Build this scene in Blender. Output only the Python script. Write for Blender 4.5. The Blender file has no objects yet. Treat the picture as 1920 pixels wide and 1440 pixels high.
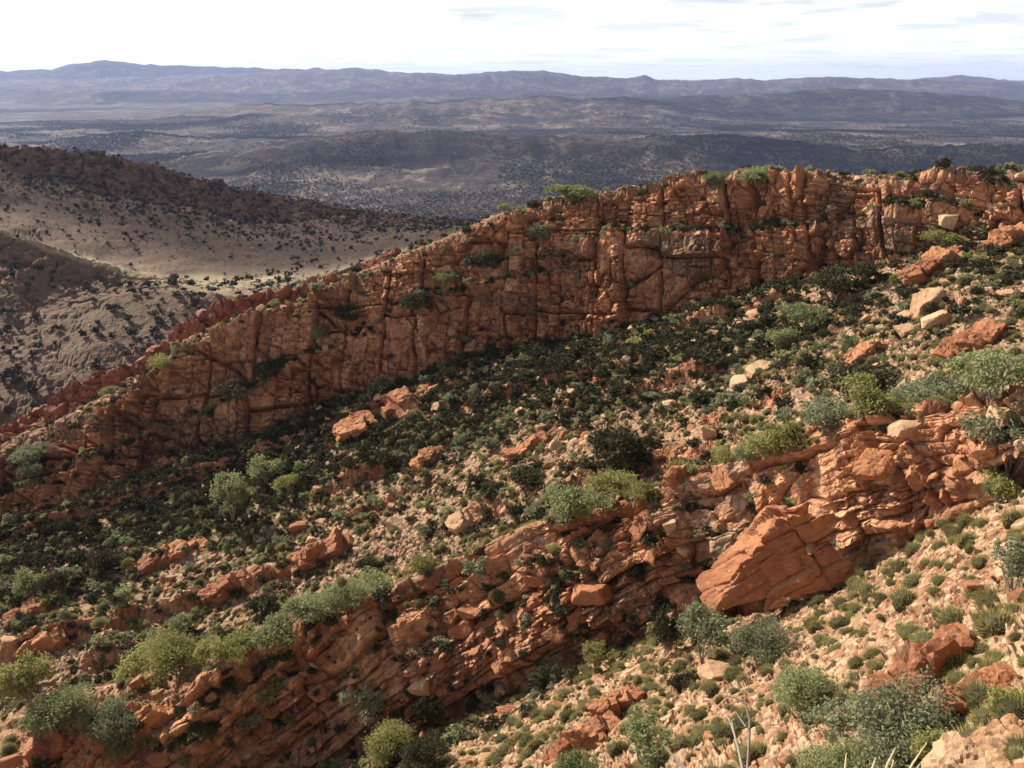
import bpy, math, time
import numpy as np
from mathutils import Vector, Euler
T0 = time.time()
C = bpy.context.scene
R = math.radians
rng = np.random.default_rng(7)

# ------------------------------------------------------------------ camera
FPX = 1598.0                       # focal length in pixels of the 1920 wide frame
PITCH = math.atan((720 - 150) / FPX)
cam_d = bpy.data.cameras.new('camera'); cam = bpy.data.objects.new('camera', cam_d); C.collection.objects.link(cam)
cam_d.sensor_width = 36; cam_d.lens = 36 * FPX / 1920; cam_d.clip_start = 0.3; cam_d.clip_end = 120000
cam.rotation_euler = (R(90) - PITCH, 0, 0); C.camera = cam

# ------------------------------------------------------------------ light
SUN_AZ, SUN_EL = R(-50), R(33)     # azimuth clockwise from +Y (negative: to the left), elevation
sd = Vector((math.sin(SUN_AZ) * math.cos(SUN_EL), math.cos(SUN_AZ) * math.cos(SUN_EL), math.sin(SUN_EL)))
sun_l = bpy.data.lights.new('sun', 'SUN'); sun_l.energy = 5.0; sun_l.angle = R(0.5); sun_l.color = (1.0, 0.915, 0.77)
sun = bpy.data.objects.new('sun', sun_l); C.collection.objects.link(sun)
sun.rotation_euler = sd.to_track_quat('Z', 'Y').to_euler()
C.view_settings.view_transform = 'Standard'; C.view_settings.look = 'None'
C.view_settings.gamma = 1; C.view_settings.use_curve_mapping = False
C.view_settings.exposure = 0.82
C.cycles.volume_bounces = 1; C.cycles.max_bounces = 6; C.cycles.diffuse_bounces = 3
C.cycles.transparent_max_bounces = 4

W = bpy.data.worlds.new('World'); C.world = W; W.use_nodes = True
nt = W.node_tree; nt.nodes.clear()
def nd(nt, t, **k):
    n = nt.nodes.new(t)
    for a, b in k.items():
        if a == 'inp':
            for i, v in b.items(): n.inputs[i].default_value = v
        else: setattr(n, a, b)
    return n
def lk(nt, a, b): nt.links.new(a, b)
def mth(nt, op, a, b=None, clamp=False, c=None):
    n = nt.nodes.new('ShaderNodeMath'); n.operation = op; n.use_clamp = clamp
    for i, v in enumerate((a, b, c)):
        if v is None: continue
        if isinstance(v, (int, float)): n.inputs[i].default_value = v
        else: nt.links.new(v, n.inputs[i])
    return n.outputs[0]
def mixc(nt, f, a, b, mode='MIX'):
    n = nt.nodes.new('ShaderNodeMix'); n.data_type = 'RGBA'; n.blend_type = mode
    for s, v in ((n.inputs[0], f), (n.inputs[6], a), (n.inputs[7], b)):
        if isinstance(v, (int, float)): s.default_value = v
        elif isinstance(v, tuple): s.default_value = (*v, 1) if len(v) == 3 else v
        else: nt.links.new(v, s)
    return n.outputs[2]
def ramp(nt, f, lo, hi):
    n = nt.nodes.new('ShaderNodeMapRange'); n.interpolation_type = 'SMOOTHSTEP'
    nt.links.new(f, n.inputs[0]); n.inputs[1].default_value = lo; n.inputs[2].default_value = hi
    return n.outputs[0]
def noise(nt, vec, scale, detail=4, rough=0.55, dist=0.0):
    n = nt.nodes.new('ShaderNodeTexNoise'); nt.links.new(vec, n.inputs['Vector'])
    n.inputs['Scale'].default_value = scale; n.inputs['Detail'].default_value = detail
    n.inputs['Roughness'].default_value = rough; n.inputs['Distortion'].default_value = dist
    return n.outputs['Fac']

sky = nd(nt, 'ShaderNodeTexSky', sky_type='NISHITA', sun_disc=False, sun_elevation=SUN_EL, sun_rotation=SUN_AZ,
         altitude=700, air_density=1.0, dust_density=1.5, ozone_density=1.0)
tc = nd(nt, 'ShaderNodeTexCoord'); sep = nd(nt, 'ShaderNodeSeparateXYZ'); lk(nt, tc.outputs['Generated'], sep.inputs[0])
zz = mth(nt, 'MAXIMUM', mth(nt, 'ADD', sep.outputs[2], 0.035), 0.02)
cb = nd(nt, 'ShaderNodeCombineXYZ')
lk(nt, mth(nt, 'DIVIDE', sep.outputs[0], zz), cb.inputs[0]); lk(nt, mth(nt, 'DIVIDE', sep.outputs[1], zz), cb.inputs[1])
n1 = noise(nt, cb.outputs[0], 0.55, 6, 0.55, 0.3)
mp = nd(nt, 'ShaderNodeMapping'); lk(nt, cb.outputs[0], mp.inputs[0]); mp.inputs[1].default_value = (31.7, 4.2, 9.0); mp.inputs[3].default_value = (1, 1, 1)
n2 = noise(nt, mp.outputs[0], 0.8, 5, 0.55, 0.2)
path = mth(nt, 'DIVIDE', 0.030, zz)                      # low in the sky one looks through more of the cloud layer
cover = ramp(nt, mth(nt, 'ADD', n1, path), 0.56, 0.76)
under = mth(nt, 'MULTIPLY', ramp(nt, n2, 0.50, 0.64), 0.9)                        # thicker patches show a grey underside
ccol = mixc(nt, under, (18.0, 17.8, 17.4), (11.2, 11.9, 12.9))
hs = nd(nt, 'ShaderNodeHueSaturation'); hs.inputs['Saturation'].default_value = 0.62; lk(nt, sky.outputs[0], hs.inputs['Color'])
vd = nd(nt, 'ShaderNodeVectorMath', operation='DOT_PRODUCT'); lk(nt, tc.outputs['Generated'], vd.inputs[0]); vd.inputs[1].default_value = sd[:]
glow = mth(nt, 'ADD', mth(nt, 'MULTIPLY', mth(nt, 'POWER', mth(nt, 'MAXIMUM', vd.outputs['Value'], 0.0), 4.0), 1.3), 0.62)   # thin cloud is brighter towards the sun
gc = nd(nt, 'ShaderNodeCombineColor'); [lk(nt, glow, gc.inputs[q]) for q in range(3)]
ccol = mixc(nt, 1.0, ccol, gc.outputs[0], 'MULTIPLY')
skyc = mixc(nt, cover, hs.outputs[0], ccol)
hz = ramp(nt, sep.outputs[2], 0.09, 0.0)                # milky air near the horizon
skyc = mixc(nt, mth(nt, 'MULTIPLY', hz, 0.6), skyc, (12.0, 12.9, 13.2))
bg = nd(nt, 'ShaderNodeBackground'); bg.inputs[1].default_value = 0.062; lk(nt, skyc, bg.inputs[0])
wo = nd(nt, 'ShaderNodeOutputWorld'); lk(nt, bg.outputs[0], wo.inputs[0])

# ------------------------------------------------------------------ small maths
cp, sp = math.cos(PITCH), math.sin(PITCH)
def ray(px, py):
    px = np.asarray(px, float); py = np.asarray(py, float)
    a = (px - 960) / FPX; b = (720 - py) / FPX
    d = np.stack([a, cp + b * sp, -sp + b * cp], -1)
    return d / np.linalg.norm(d, axis=-1, keepdims=True)
def project(P):
    x, y, z = P[..., 0], P[..., 1], P[..., 2]
    f = y * cp - z * sp; u = y * sp + z * cp; f = np.maximum(f, 0.1)
    return 960 + FPX * x / f, 720 - FPX * u / f, np.linalg.norm(P, axis=-1)
def h32(x, y, z, s):
    with np.errstate(over='ignore'):
        h = (x.astype(np.uint32) * np.uint32(374761393) + y.astype(np.uint32) * np.uint32(668265263)
             + z.astype(np.uint32) * np.uint32(2246822519) + np.uint32((s * 3266489917) & 0xffffffff))
        h = (h ^ (h >> np.uint32(15))) * np.uint32(2246822519)
        h = (h ^ (h >> np.uint32(13))) * np.uint32(3266489917)
        return h ^ (h >> np.uint32(16))
def f01(h): return (h >> np.uint32(8)).astype(np.float32) / np.float32(16777216)
def vnoise(P, scale, seed=0):                          # value noise, -1..1
    Q = (P / np.asarray(scale, float)).astype(np.float32) + np.float32(1000.5)
    I = np.floor(Q).astype(np.int64); F = (Q - I).astype(np.float32); F = F * F * (3 - 2 * F)
    r = np.zeros(P.shape[:-1], np.float32)
    for dx in (0, 1):
        for dy in (0, 1):
            for dz in (0, 1):
                w = (F[..., 0] if dx else 1 - F[..., 0]) * (F[..., 1] if dy else 1 - F[..., 1]) * (F[..., 2] if dz else 1 - F[..., 2])
                r += w * f01(h32(I[..., 0] + dx, I[..., 1] + dy, I[..., 2] + dz, seed))
    return r * 2 - 1
def fbm(P, scale, octs=4, seed=0, gain=0.5):
    r = 0; a = 1; t = 0; s = np.asarray(scale, float)
    for o in range(octs):
        r = r + a * vnoise(P + o * 17.3, s, seed + o * 13); t += a; a *= gain; s = s / 2.03
    return r / t
def vor(P, scale, M=None, seed=0):
    """nearest cell of a jittered lattice: F1, F2, id, offset from the cell's centre (in lattice space)"""
    Q = P if M is None else P @ M.T
    Q = (Q / np.asarray(scale, float)).astype(np.float32) + np.float32(500)
    I = np.floor(Q).astype(np.int32); F = Q - I
    b1 = np.full(P.shape[0], 9, np.float32); b2 = b1.copy(); bid = np.zeros(P.shape[0], np.uint32); off = np.zeros((P.shape[0], 3), np.float32)
    for dx in (-1, 0, 1):
        for dy in (-1, 0, 1):
            for dz in (-1, 0, 1):
                h = h32(I[:, 0] + dx, I[:, 1] + dy, I[:, 2] + dz, seed)
                jx = f01(h) * 0.86 + 0.07; jy = f01(h * np.uint32(1664525)) * 0.86 + 0.07; jz = f01(h * np.uint32(22695477) + np.uint32(99)) * 0.86 + 0.07
                ox = F[:, 0] - dx - jx; oy = F[:, 1] - dy - jy; oz = F[:, 2] - dz - jz
                d = ox * ox + oy * oy + oz * oz
                m = d < b1
                b2 = np.where(m, b1, np.minimum(b2, d)); b1 = np.where(m, d, b1); bid = np.where(m, h, bid)
                off[m, 0] = ox[m]; off[m, 1] = oy[m]; off[m, 2] = oz[m]
    return np.sqrt(b1), np.sqrt(b2), bid, off
def blocks(P, scale, M, seed, amp, tilt, crack, cw=0.08):
    f1, f2, i, off = vor(P, scale, M, seed)
    r0 = f01(i) - 0.5; tx = f01(i * np.uint32(747796405)) - 0.5; ty = f01(i * np.uint32(2891336453)) - 0.5; tz = f01(i * np.uint32(277803737)) - 0.5
    d = amp * r0 * 2 + tilt * (off[:, 0] * tx + off[:, 1] * ty + off[:, 2] * tz) * 2
    e = np.clip((f2 - f1) / cw, 0, 1); e = e * e * (3 - 2 * e)
    return d - crack * (1 - e), i, e
def cells1(q, key, seed):
    i = np.floor(q).astype(np.int32); z = np.zeros_like(i)
    def bnd(k): return k + f01(h32(k, key, z, seed)) * 0.75
    b0 = bnd(i); c = np.where(q < b0, i - 1, i); lo = bnd(c); hi = bnd(c + 1)
    return c, np.minimum(q - lo, hi - q), (q - lo) / np.maximum(hi - lo, .05) - .5
def bricks(P, scale, M, seed, amp, tilt, crack, cw=0.1, order=(0, 1, 2)):
    """jointed rock: beds and joints that cross at right angles, each block shifted and tilted"""
    Q = ((P @ M.T) / np.asarray(scale, float)).astype(np.float32) + np.float32(300)
    key = np.zeros(len(P), np.int32); e = np.full(len(P), 9, np.float32); loc = []
    for k, ax in enumerate(order):
        c, b, l = cells1(Q[:, ax], key, seed + k); e = np.minimum(e, b * scale[ax]); loc.append(l)
        key = (h32(c, key, np.full_like(c, k), seed + 9) >> np.uint32(2)).astype(np.int32)
    i = key.astype(np.uint32) * np.uint32(2654435761) ^ np.uint32(seed)
    i = h32(i, i, i, seed); r0 = f01(i) - .5; t = [f01(i * np.uint32(m)) - .5 for m in (747796405, 2891336453, 277803737)]
    d = amp * r0 * 2 + tilt * (loc[0] * t[0] + loc[1] * t[1] + loc[2] * t[2]) * 2
    ee = np.clip(e / cw, 0, 1); ee = ee * ee * (3 - 2 * ee)
    return d - crack * (1 - ee), i, ee
def rotm(ex, ey, ez): return np.array(Euler((R(ex), R(ey), R(ez))).to_matrix())
def sstep(x, a, b):
    t = np.clip((x - a) / (b - a), 0, 1); return t * t * (3 - 2 * t)

# ------------------------------------------------------------------ mesh and object helpers
def link(o): C.collection.objects.link(o); return o
def mesh_np(name, V, F, mats=(), attrs=None, smooth=False, mi=None):
    F = np.asarray(F); k = F.shape[1]
    me = bpy.data.meshes.new(name)
    me.vertices.add(len(V)); me.vertices.foreach_set('co', np.ascontiguousarray(V, np.float32).ravel())
    me.loops.add(F.size); me.loops.foreach_set('vertex_index', np.ascontiguousarray(F, np.int32).ravel())
    me.polygons.add(len(F)); me.polygons.foreach_set('loop_start', np.arange(len(F), dtype=np.int32) * k)
    me.polygons.foreach_set('use_smooth', np.full(len(F), smooth))
    if mi is not None: me.polygons.foreach_set('material_index', np.ascontiguousarray(mi, np.int32))
    for m in mats: me.materials.append(m)
    for a, v in (attrs or {}).items():
        at = me.attributes.new(a, 'FLOAT', 'POINT'); at.data.foreach_set('value', np.ascontiguousarray(v, np.float32))
    me.update(calc_edges=True)
    return me
def obj(name, me, parent=None, **props):
    o = bpy.data.objects.new(name, me); link(o)
    if parent is not None: o.parent = parent
    for a, b in props.items():
        if b: o[a] = b
    return o
def tag(o, label=None, category=None, group=None, kind=None):
    for a, b in (('label', label), ('category', category), ('group', group), ('kind', kind)):
        if b: o[a] = b
    return o

# ------------------------------------------------------------------ materials
def mat(name):
    m = bpy.data.materials.new(name); m.use_nodes = True; n = m.node_tree; n.nodes.clear()
    out = n.nodes.new('ShaderNodeOutputMaterial'); return m, n, out
def rock_colour(n, pos, seed, red=(0.28, 0.108, 0.050), orange=(0.42, 0.19, 0.088), pale=(0.56, 0.39, 0.24), dark=(0.060, 0.040, 0.033), brown=(0.19,0.080,0.046), palef=0.5, darkf=0.75):
    mp = nd(n, 'ShaderNodeMapping'); lk(n, pos, mp.inputs[0]); mp.inputs[1].default_value = (seed, seed * 2, 0)
    v = mp.outputs[0]
    a = noise(n, v, 0.22, 5, 0.6, 0.4); c = mixc(n, ramp(n, a, 0.36, 0.64), red, orange)
    b = noise(n, v, 1.3, 6, 0.68); c = mixc(n, mth(n, 'MULTIPLY', ramp(n, b, 0.5, 0.72), 0.8), c, brown)
    d = noise(n, v, 3.1, 6, 0.7); c = mixc(n, mth(n, 'MULTIPLY', ramp(n, d, 0.56, 0.72), palef), c, pale)
    mp2 = nd(n, 'ShaderNodeMapping'); lk(n, v, mp2.inputs[0]); mp2.inputs[3].default_value = (1, 1, 0.35)
    e = noise(n, mp2.outputs[0], 0.55, 6, 0.65, 0.5)     # dark varnish running down the faces
    c = mixc(n, mth(n, 'MULTIPLY', ramp(n, e, 0.56, 0.68), darkf), c, dark)
    return c, v
def make_rock(name, seed=0.0, **k):
    m, n, out = mat(name)
    g = nd(n, 'ShaderNodeNewGeometry'); c, v = rock_colour(n, g.outputs['Position'], seed, **k)
    at = nd(n, 'ShaderNodeAttribute', attribute_name='tone')
    c = mixc(n, 1.0, c, mixc(n, at.outputs['Fac'], (1, 1, 1), (1.25, 1.2, 1.15)), 'MULTIPLY')
    oi = nd(n, 'ShaderNodeObjectInfo')
    c = mixc(n, mth(n, 'MULTIPLY', oi.outputs['Random'], 0.3), c, mixc(n, 1.0, c, (1.15, 0.95, 0.8), 'MULTIPLY'))
    bs = nd(n, 'ShaderNodeBsdfPrincipled'); lk(n, c, bs.inputs['Base Color']); bs.inputs['Roughness'].default_value = 0.85
    bs.inputs['Specular IOR Level'].default_value = 0.25
    bp = nd(n, 'ShaderNodeBump'); bp.inputs['Strength'].default_value = 0.9; bp.inputs['Distance'].default_value = 0.12
    lk(n, noise(n, v, 2.6, 8, 0.72), bp.inputs['Height']); lk(n, bp.outputs[0], bs.inputs['Normal'])
    lk(n, bs.outputs[0], out.inputs[0]); return m
M_rock = make_rock('red_rock')
M_rock2 = make_rock('red_rock_near', 40.0, red=(0.27, 0.106, 0.050), orange=(0.41, 0.188, 0.089), palef=0.6, darkf=0.65)
M_pale = make_rock('pale_rock', 80.0, red=(0.40, 0.225, 0.125), orange=(0.52, 0.34, 0.205), pale=(0.60, 0.47, 0.32), brown=(0.28, 0.15, 0.085), darkf=0.3)
M_dull = make_rock('brown_rock', 60.0, red=(0.125, 0.052, 0.038), orange=(0.19, 0.085, 0.058), pale=(0.27, 0.19, 0.15), brown=(0.08, 0.042, 0.034), darkf=0.7)

def make_ground(name, soil, stone, grit, grass, rockk, hill=False):
    """scree soil; the 'rock' attribute turns it into bare rock"""
    m, n, out = mat(name)
    g = nd(n, 'ShaderNodeNewGeometry'); pos = g.outputs['Position']
    rc, v = rock_colour(n, pos, 20.0, **rockk)
    ra = nd(n, 'ShaderNodeAttribute', attribute_name='tone')
    rc = mixc(n, 1.0, rc, mixc(n, mth(n, 'MULTIPLY', ra.outputs['Fac'], 0.9), (0.72, 0.68, 0.64), (1.28, 1.30, 1.26)), 'MULTIPLY')
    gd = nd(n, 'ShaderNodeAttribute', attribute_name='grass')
    a = noise(n, pos, 0.12 if not hill else 0.02, 5, 0.6, 0.3)
    c = mixc(n, ramp(n, a, 0.40, 0.60), soil, grit)
    vo = nd(n, 'ShaderNodeTexVoronoi'); lk(n, pos, vo.inputs['Vector']); vo.inputs['Scale'].default_value = 3.2 if not hill else 0.7
    sc = nd(n, 'ShaderNodeSeparateColor'); lk(n, vo.outputs['Color'], sc.inputs[0])
    c = mixc(n, mth(n, 'MULTIPLY', ramp(n, sc.outputs[0], 0.35, 0.8), 0.75), c, stone)
    c = mixc(n, mth(n, 'MULTIPLY', ramp(n, sc.outputs[1], 0.5, 0.95), 0.7), c, rockk['red'])
    gr = noise(n, pos, 0.35 if not hill else 0.035, 6, 0.7, 0.5)
    c = mixc(n, mth(n, 'MULTIPLY', ramp(n, gr, 0.5, 0.66), 0.55), c, grass)
    at = nd(n, 'ShaderNodeAttribute', attribute_name='rock')
    sl = noise(n, pos, 1.1 if not hill else 0.2, 4, 0.6)
    f = ramp(n, mth(n, 'ADD', at.outputs['Fac'], mth(n, 'MULTIPLY', mth(n, 'SUBTRACT', sl, 0.5), 0.9)), 0.38, 0.62)
    c = mixc(n, mth(n, 'MULTIPLY', gd.outputs['Fac'], 0.8), c, (0.36, 0.285, 0.165))  # pale dry grass strip on the hill, with sunlight put into its colour
    c = mixc(n, f, c, rc)
    bs = nd(n, 'ShaderNodeBsdfPrincipled'); lk(n, c, bs.inputs['Base Color']); bs.inputs['Roughness'].default_value = 0.92
    bs.inputs['Specular IOR Level'].default_value = 0.15
    bp = nd(n, 'ShaderNodeBump'); bp.inputs['Strength'].default_value = 1.0; bp.inputs['Distance'].default_value = 0.10 if not hill else 0.22
    hh = mth(n, 'ADD', mth(n, 'MULTIPLY', vo.outputs['Distance'], -1.0), noise(n, pos, 4.0 if not hill else 0.5, 6, 0.7))
    lk(n, hh, bp.inputs['Height']); lk(n, bp.outputs[0], bs.inputs['Normal'])
    lk(n, bs.outputs[0], out.inputs[0]); return m
RK = dict(red=(0.325, 0.140, 0.077), orange=(0.48, 0.252, 0.142), brown=(0.15, 0.075, 0.048), pale=(0.63, 0.46, 0.30), palef=0.7)
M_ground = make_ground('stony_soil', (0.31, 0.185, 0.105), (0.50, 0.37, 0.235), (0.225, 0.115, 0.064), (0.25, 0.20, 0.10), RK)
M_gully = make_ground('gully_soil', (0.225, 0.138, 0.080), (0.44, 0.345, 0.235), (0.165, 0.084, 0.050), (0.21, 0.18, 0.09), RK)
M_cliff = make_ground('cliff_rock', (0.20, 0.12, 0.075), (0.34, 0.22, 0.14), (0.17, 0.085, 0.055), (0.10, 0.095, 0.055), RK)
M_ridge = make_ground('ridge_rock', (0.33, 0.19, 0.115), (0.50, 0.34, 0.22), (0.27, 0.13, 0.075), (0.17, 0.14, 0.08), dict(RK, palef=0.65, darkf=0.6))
RKH = dict(red=(0.16, 0.088, 0.062), orange=(0.22, 0.135, 0.095), pale=(0.33, 0.26, 0.20), brown=(0.085, 0.055, 0.042))
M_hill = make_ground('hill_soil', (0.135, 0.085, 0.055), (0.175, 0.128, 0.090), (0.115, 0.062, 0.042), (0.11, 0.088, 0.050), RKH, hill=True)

def leaf_mat(name, c1, c2, tr=0.3):
    m, n, out = mat(name)
    oi = nd(n, 'ShaderNodeObjectInfo'); g = nd(n, 'ShaderNodeNewGeometry')
    f = noise(n, g.outputs['Position'], 3.0, 6, 0.8)
    c = mixc(n, ramp(n, mth(n, 'ADD', mth(n, 'MULTIPLY', oi.outputs['Random'], 0.5), mth(n, 'MULTIPLY', f, 0.9)), 0.3, 1.0), c1, c2)
    d = nd(n, 'ShaderNodeBsdfPrincipled'); lk(n, c, d.inputs['Base Color']); d.inputs['Roughness'].default_value = 0.7; d.inputs['Specular IOR Level'].default_value = 0.12
    t = nd(n, 'ShaderNodeBsdfTranslucent'); lk(n, c, t.inputs[0])
    mx = nd(n, 'ShaderNodeMixShader'); mx.inputs[0].default_value = tr
    lk(n, d.outputs[0], mx.inputs[1]); lk(n, t.outputs[0], mx.inputs[2]); lk(n, mx.outputs[0], out.inputs[0]); return m
LEAF = {
    'green': leaf_mat('leaf_green', (0.18, 0.20, 0.085), (0.31, 0.33, 0.16), 0.4),
    'grey': leaf_mat('leaf_grey_green', (0.180, 0.190, 0.105), (0.28, 0.29, 0.175), 0.35),
    'yellow': leaf_mat('leaf_yellow_green', (0.215, 0.21, 0.070), (0.35, 0.34, 0.13), 0.38),
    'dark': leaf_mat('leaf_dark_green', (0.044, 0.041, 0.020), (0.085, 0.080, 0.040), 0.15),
}
M_spin = leaf_mat('spinifex_blades', (0.19, 0.17, 0.058), (0.42, 0.375, 0.150), 0.3)
M_spincore = leaf_mat('spinifex_thatch', (0.036, 0.032, 0.018), (0.070, 0.062, 0.032), 0.0)
M_scrub = leaf_mat('far_scrub', (0.036, 0.038, 0.028), (0.072, 0.070, 0.050), 0.0)
def plain_mat(name, col, rough=0.85):
    m, n, out = mat(name); bs = nd(n, 'ShaderNodeBsdfPrincipled')
    g = nd(n, 'ShaderNodeNewGeometry'); f = noise(n, g.outputs['Position'], 9.0, 4, 0.6)
    lk(n, mixc(n, f, tuple(0.65 * x for x in col), tuple(min(1, 1.35 * x) for x in col)), bs.inputs['Base Color'])
    bs.inputs['Roughness'].default_value = rough; lk(n, bs.outputs[0], out.inputs[0]); return m
M_bark = plain_mat('bark', (0.26, 0.21, 0.17)); M_dead = plain_mat('dead_wood', (0.46, 0.41, 0.36))
M_straw = plain_mat('dry_grass', (0.55, 0.43, 0.24))

# ------------------------------------------------------------------ the near ground, lofted line by line from the hillside underfoot to the back of the cliff
SIL_A = [(-400,1010,166),(-150,905,162),(0,832,158),(60,805,157),(100,788,155),(170,752,153),(240,716,151),(300,688,150),(330,650,149),(400,612,148),(480,582,147),(560,562,146),(640,522,145),(700,492,144),(760,468,143),(850,430,142),(900,408,141),(950,392,140),(1060,366,138),(1180,350,135),(1300,334,132),(1400,330,130),(1500,322,127),(1540,316,126),(1600,326,124),(1700,326,122),(1800,324,119),(1920,322,116),(2300,315,108)]
D_A = [(-400,40),(0,38),(170,36),(300,24),(400,14),(600,10),(900,10),(1300,14),(1500,12),(1650,26),(1800,20),(1920,16),(2300,16)]
BASE_A = [(-400,1140),(0,992),(60,972),(150,948),(220,915),(300,890),(380,855),(450,838),(560,785),(640,750),(700,735),(760,715),(850,680),(1000,648),(1100,632),(1200,612),(1300,585),(1400,552),(1500,527),(1600,508),(1700,482),(1800,455),(1920,445),(2300,430)]
LEDGE_A = [(-400,1085),(0,920),(150,870),(300,790),(450,755),(540,700),(600,655),(640,640),(720,600),(820,548),(950,528),(1050,490),(1150,440),(1300,440),(1500,425),(1700,398),(1920,395),(2300,390)]
SIL_B = [(-400,1480,99),(-150,1400,95),(0,1345,92),(42,1320,91),(178,1286,90),(305,1260,88),(389,1236,86),(483,1197,84),(594,1160,82),(705,1121,80),(747,1090,79),(872,1038,77),(963,993,75),(1000,978,74),(1144,945,71),(1227,910,69),(1324,874,66),(1400,855,64),(1497,811,61),(1580,788,59),(1720,757,55.5),(1817,745,53),(1920,740,51),(2300,715,44)]
D_B = [(-400,110),(0,85),(100,80),(236,70),(305,62),(417,48),(520,20),(600,8),(900,8),(1300,10),(1500,8),(1900,10),(2300,10)]
BASE_B = [(-400,1720),(0,1610),(400,1500),(600,1440),(700,1410),(800,1372),(900,1335),(1000,1290),(1100,1235),(1200,1195),(1300,1165),(1350,1158),(1450,1150),(1550,1110),(1650,1050),(1750,985),(1850,935),(1920,905),(2300,800)]
F1 = [(-400,1820,82),(0,1710,78),(400,1600,70),(800,1495,60),(1200,1390,47),(1600,1255,38),(1920,1120,35),(2300,1000,31),(3500,900,60)]
F0 = [(-400,2100,66),(0,2000,58),(400,1950,47),(800,1850,38),(1200,1760,29),(1600,1680,20),(1920,1620,15),(2300,1500,11),(3500,1180,34)]

px_in = np.arange(-60, 1981, 2.0)
PX = np.concatenate([np.arange(-1000, -400, 30.0), np.arange(-400, -60, 9.0), px_in, np.arange(1989, 2300, 9.0), np.arange(2300, 3500, 30.0)])
NC = len(PX)
def it(L, k=1): a = np.array(L, float); return np.interp(PX, a[:, 0], a[:, k])
def smooth1(v, n):
    if n < 2: return v
    k = np.hanning(n + 2)[1:-1]; k /= k.sum(); return np.convolve(np.pad(v, n, 'edge'), k, 'same')[n:-n]
P1 = np.stack([PX, 0 * PX, 0 * PX], -1)
jag = lambda s, seed: fbm(P1, (s, 1, 1), 5, seed, 0.6)
silA = smooth1(it(SIL_A), 9) + jag(60, 1) * 7; silAs = it(SIL_A, 2)
brkA = silA + it(D_A) + jag(50, 2) * 6; brkAs = silAs - 3.5 - it(D_A) * 0.06
basA = smooth1(it(BASE_A), 9) + jag(70, 3) * 11; basAs = brkAs - 4.0 + jag(90, 4) * 1.2
ledA = smooth1(it(LEDGE_A), 9) + jag(60, 5) * 24
ledA = np.minimum(np.maximum(ledA, brkA + 25), basA - 30)
fr = (ledA - basA) / (brkA - basA)
ledw = 0.3 + 2.6 * np.clip(jag(110, 6) * 1.5 + 0.4, 0, 1)
ledAs = basAs + (brkAs - basAs) * fr - ledw * 0.5
led2A = ledA - 5 - ledw * 2.0; led2As = ledAs + ledw
silB = smooth1(it(SIL_B), 9) + jag(60, 11) * 5; silBs = it(SIL_B, 2)
dB = it(D_B); brkB = silB + dB + np.abs(jag(30, 12)) * 7; brkBs = silBs - 0.6 - dB * 0.06
basB = smooth1(it(BASE_B), 9) + jag(90, 13) * 14; basBs = brkBs + 1.3
midB = brkB + (basB - brkB) * (0.45 + 0.16 * jag(80, 14)); midBs = brkBs - 1.3 + jag(70, 15) * 1.6
f1, f1s = it(F1), it(F1, 2); f0, f0s = it(F0), it(F0, 2)
g1, g1s = silB + 22, silBs + 11
gm = silB + (basA - silB) * 0.38; 
def pt(py, s): return ray(PX, py) * np.asarray(s)[..., None]
pG1, pBA = pt(g1, g1s), pt(basA + 3, basAs - 0.6)
pGm = pG1 * 0.58 + pBA * 0.42; pGm[:, 2] -= 1.5
pF0 = pt(f0, f0s); pUnder = np.stack([pF0[:, 0] * 1.15, np.full(NC, -9.0), -2.0 - 0.75 * np.maximum(0, 9 - pF0[:, 0])], -1)
LINES = [  # (points, rows to the next line, zone)
    (pUnder, 20, 'fg'), (pF0, 40, 'fg'), (pt(f1, f1s), 150, 'fg'), (pt(basB, basBs), 95, 'B'), (pt(midB, midBs), 85, 'B'), (pt(brkB, brkBs), 22, 'Btop'),
    (pt(silB, silBs), 14, 'Bback'), (pG1, 85, 'gul'), (pGm, 115, 'gul'), (pBA, 3, 'skirt'), (pt(basA, basAs), 78, 'A'), (pt(ledA, ledAs), 10, 'Aled'),
    (pt(led2A, led2As), 82, 'A'), (pt(brkA, brkAs), 20, 'Atop'), (pt(silA, silAs), 8, 'Aback'), (pt(silA + 45, silAs + 28), 8, 'Aback'),
    (pt(silA + 190, silAs + 75), 0, 'end')]
rows, zone, vpar = [], [], []
for i, (p, n, z) in enumerate(LINES[:-1]):
    q = LINES[i + 1][0]
    for k in range(n):
        t = k / n; rows.append(p * (1 - t) + q * t); zone.append(z); vpar.append(t)
rows.append(LINES[-1][0]); zone.append('Aback'); vpar.append(1)
G = np.array(rows); zone = np.array(zone); vpar = np.array(vpar); NR = len(G)
basePX = np.broadcast_to(PX[None], (NR, NC)); _, basePY, _ = project(G)
zr = {z: np.where(zone == z)[0] for z in set(zone)}
flat = lambda a: a.reshape(-1, a.shape[-1]) if a.ndim == 3 else a.ravel()

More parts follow.
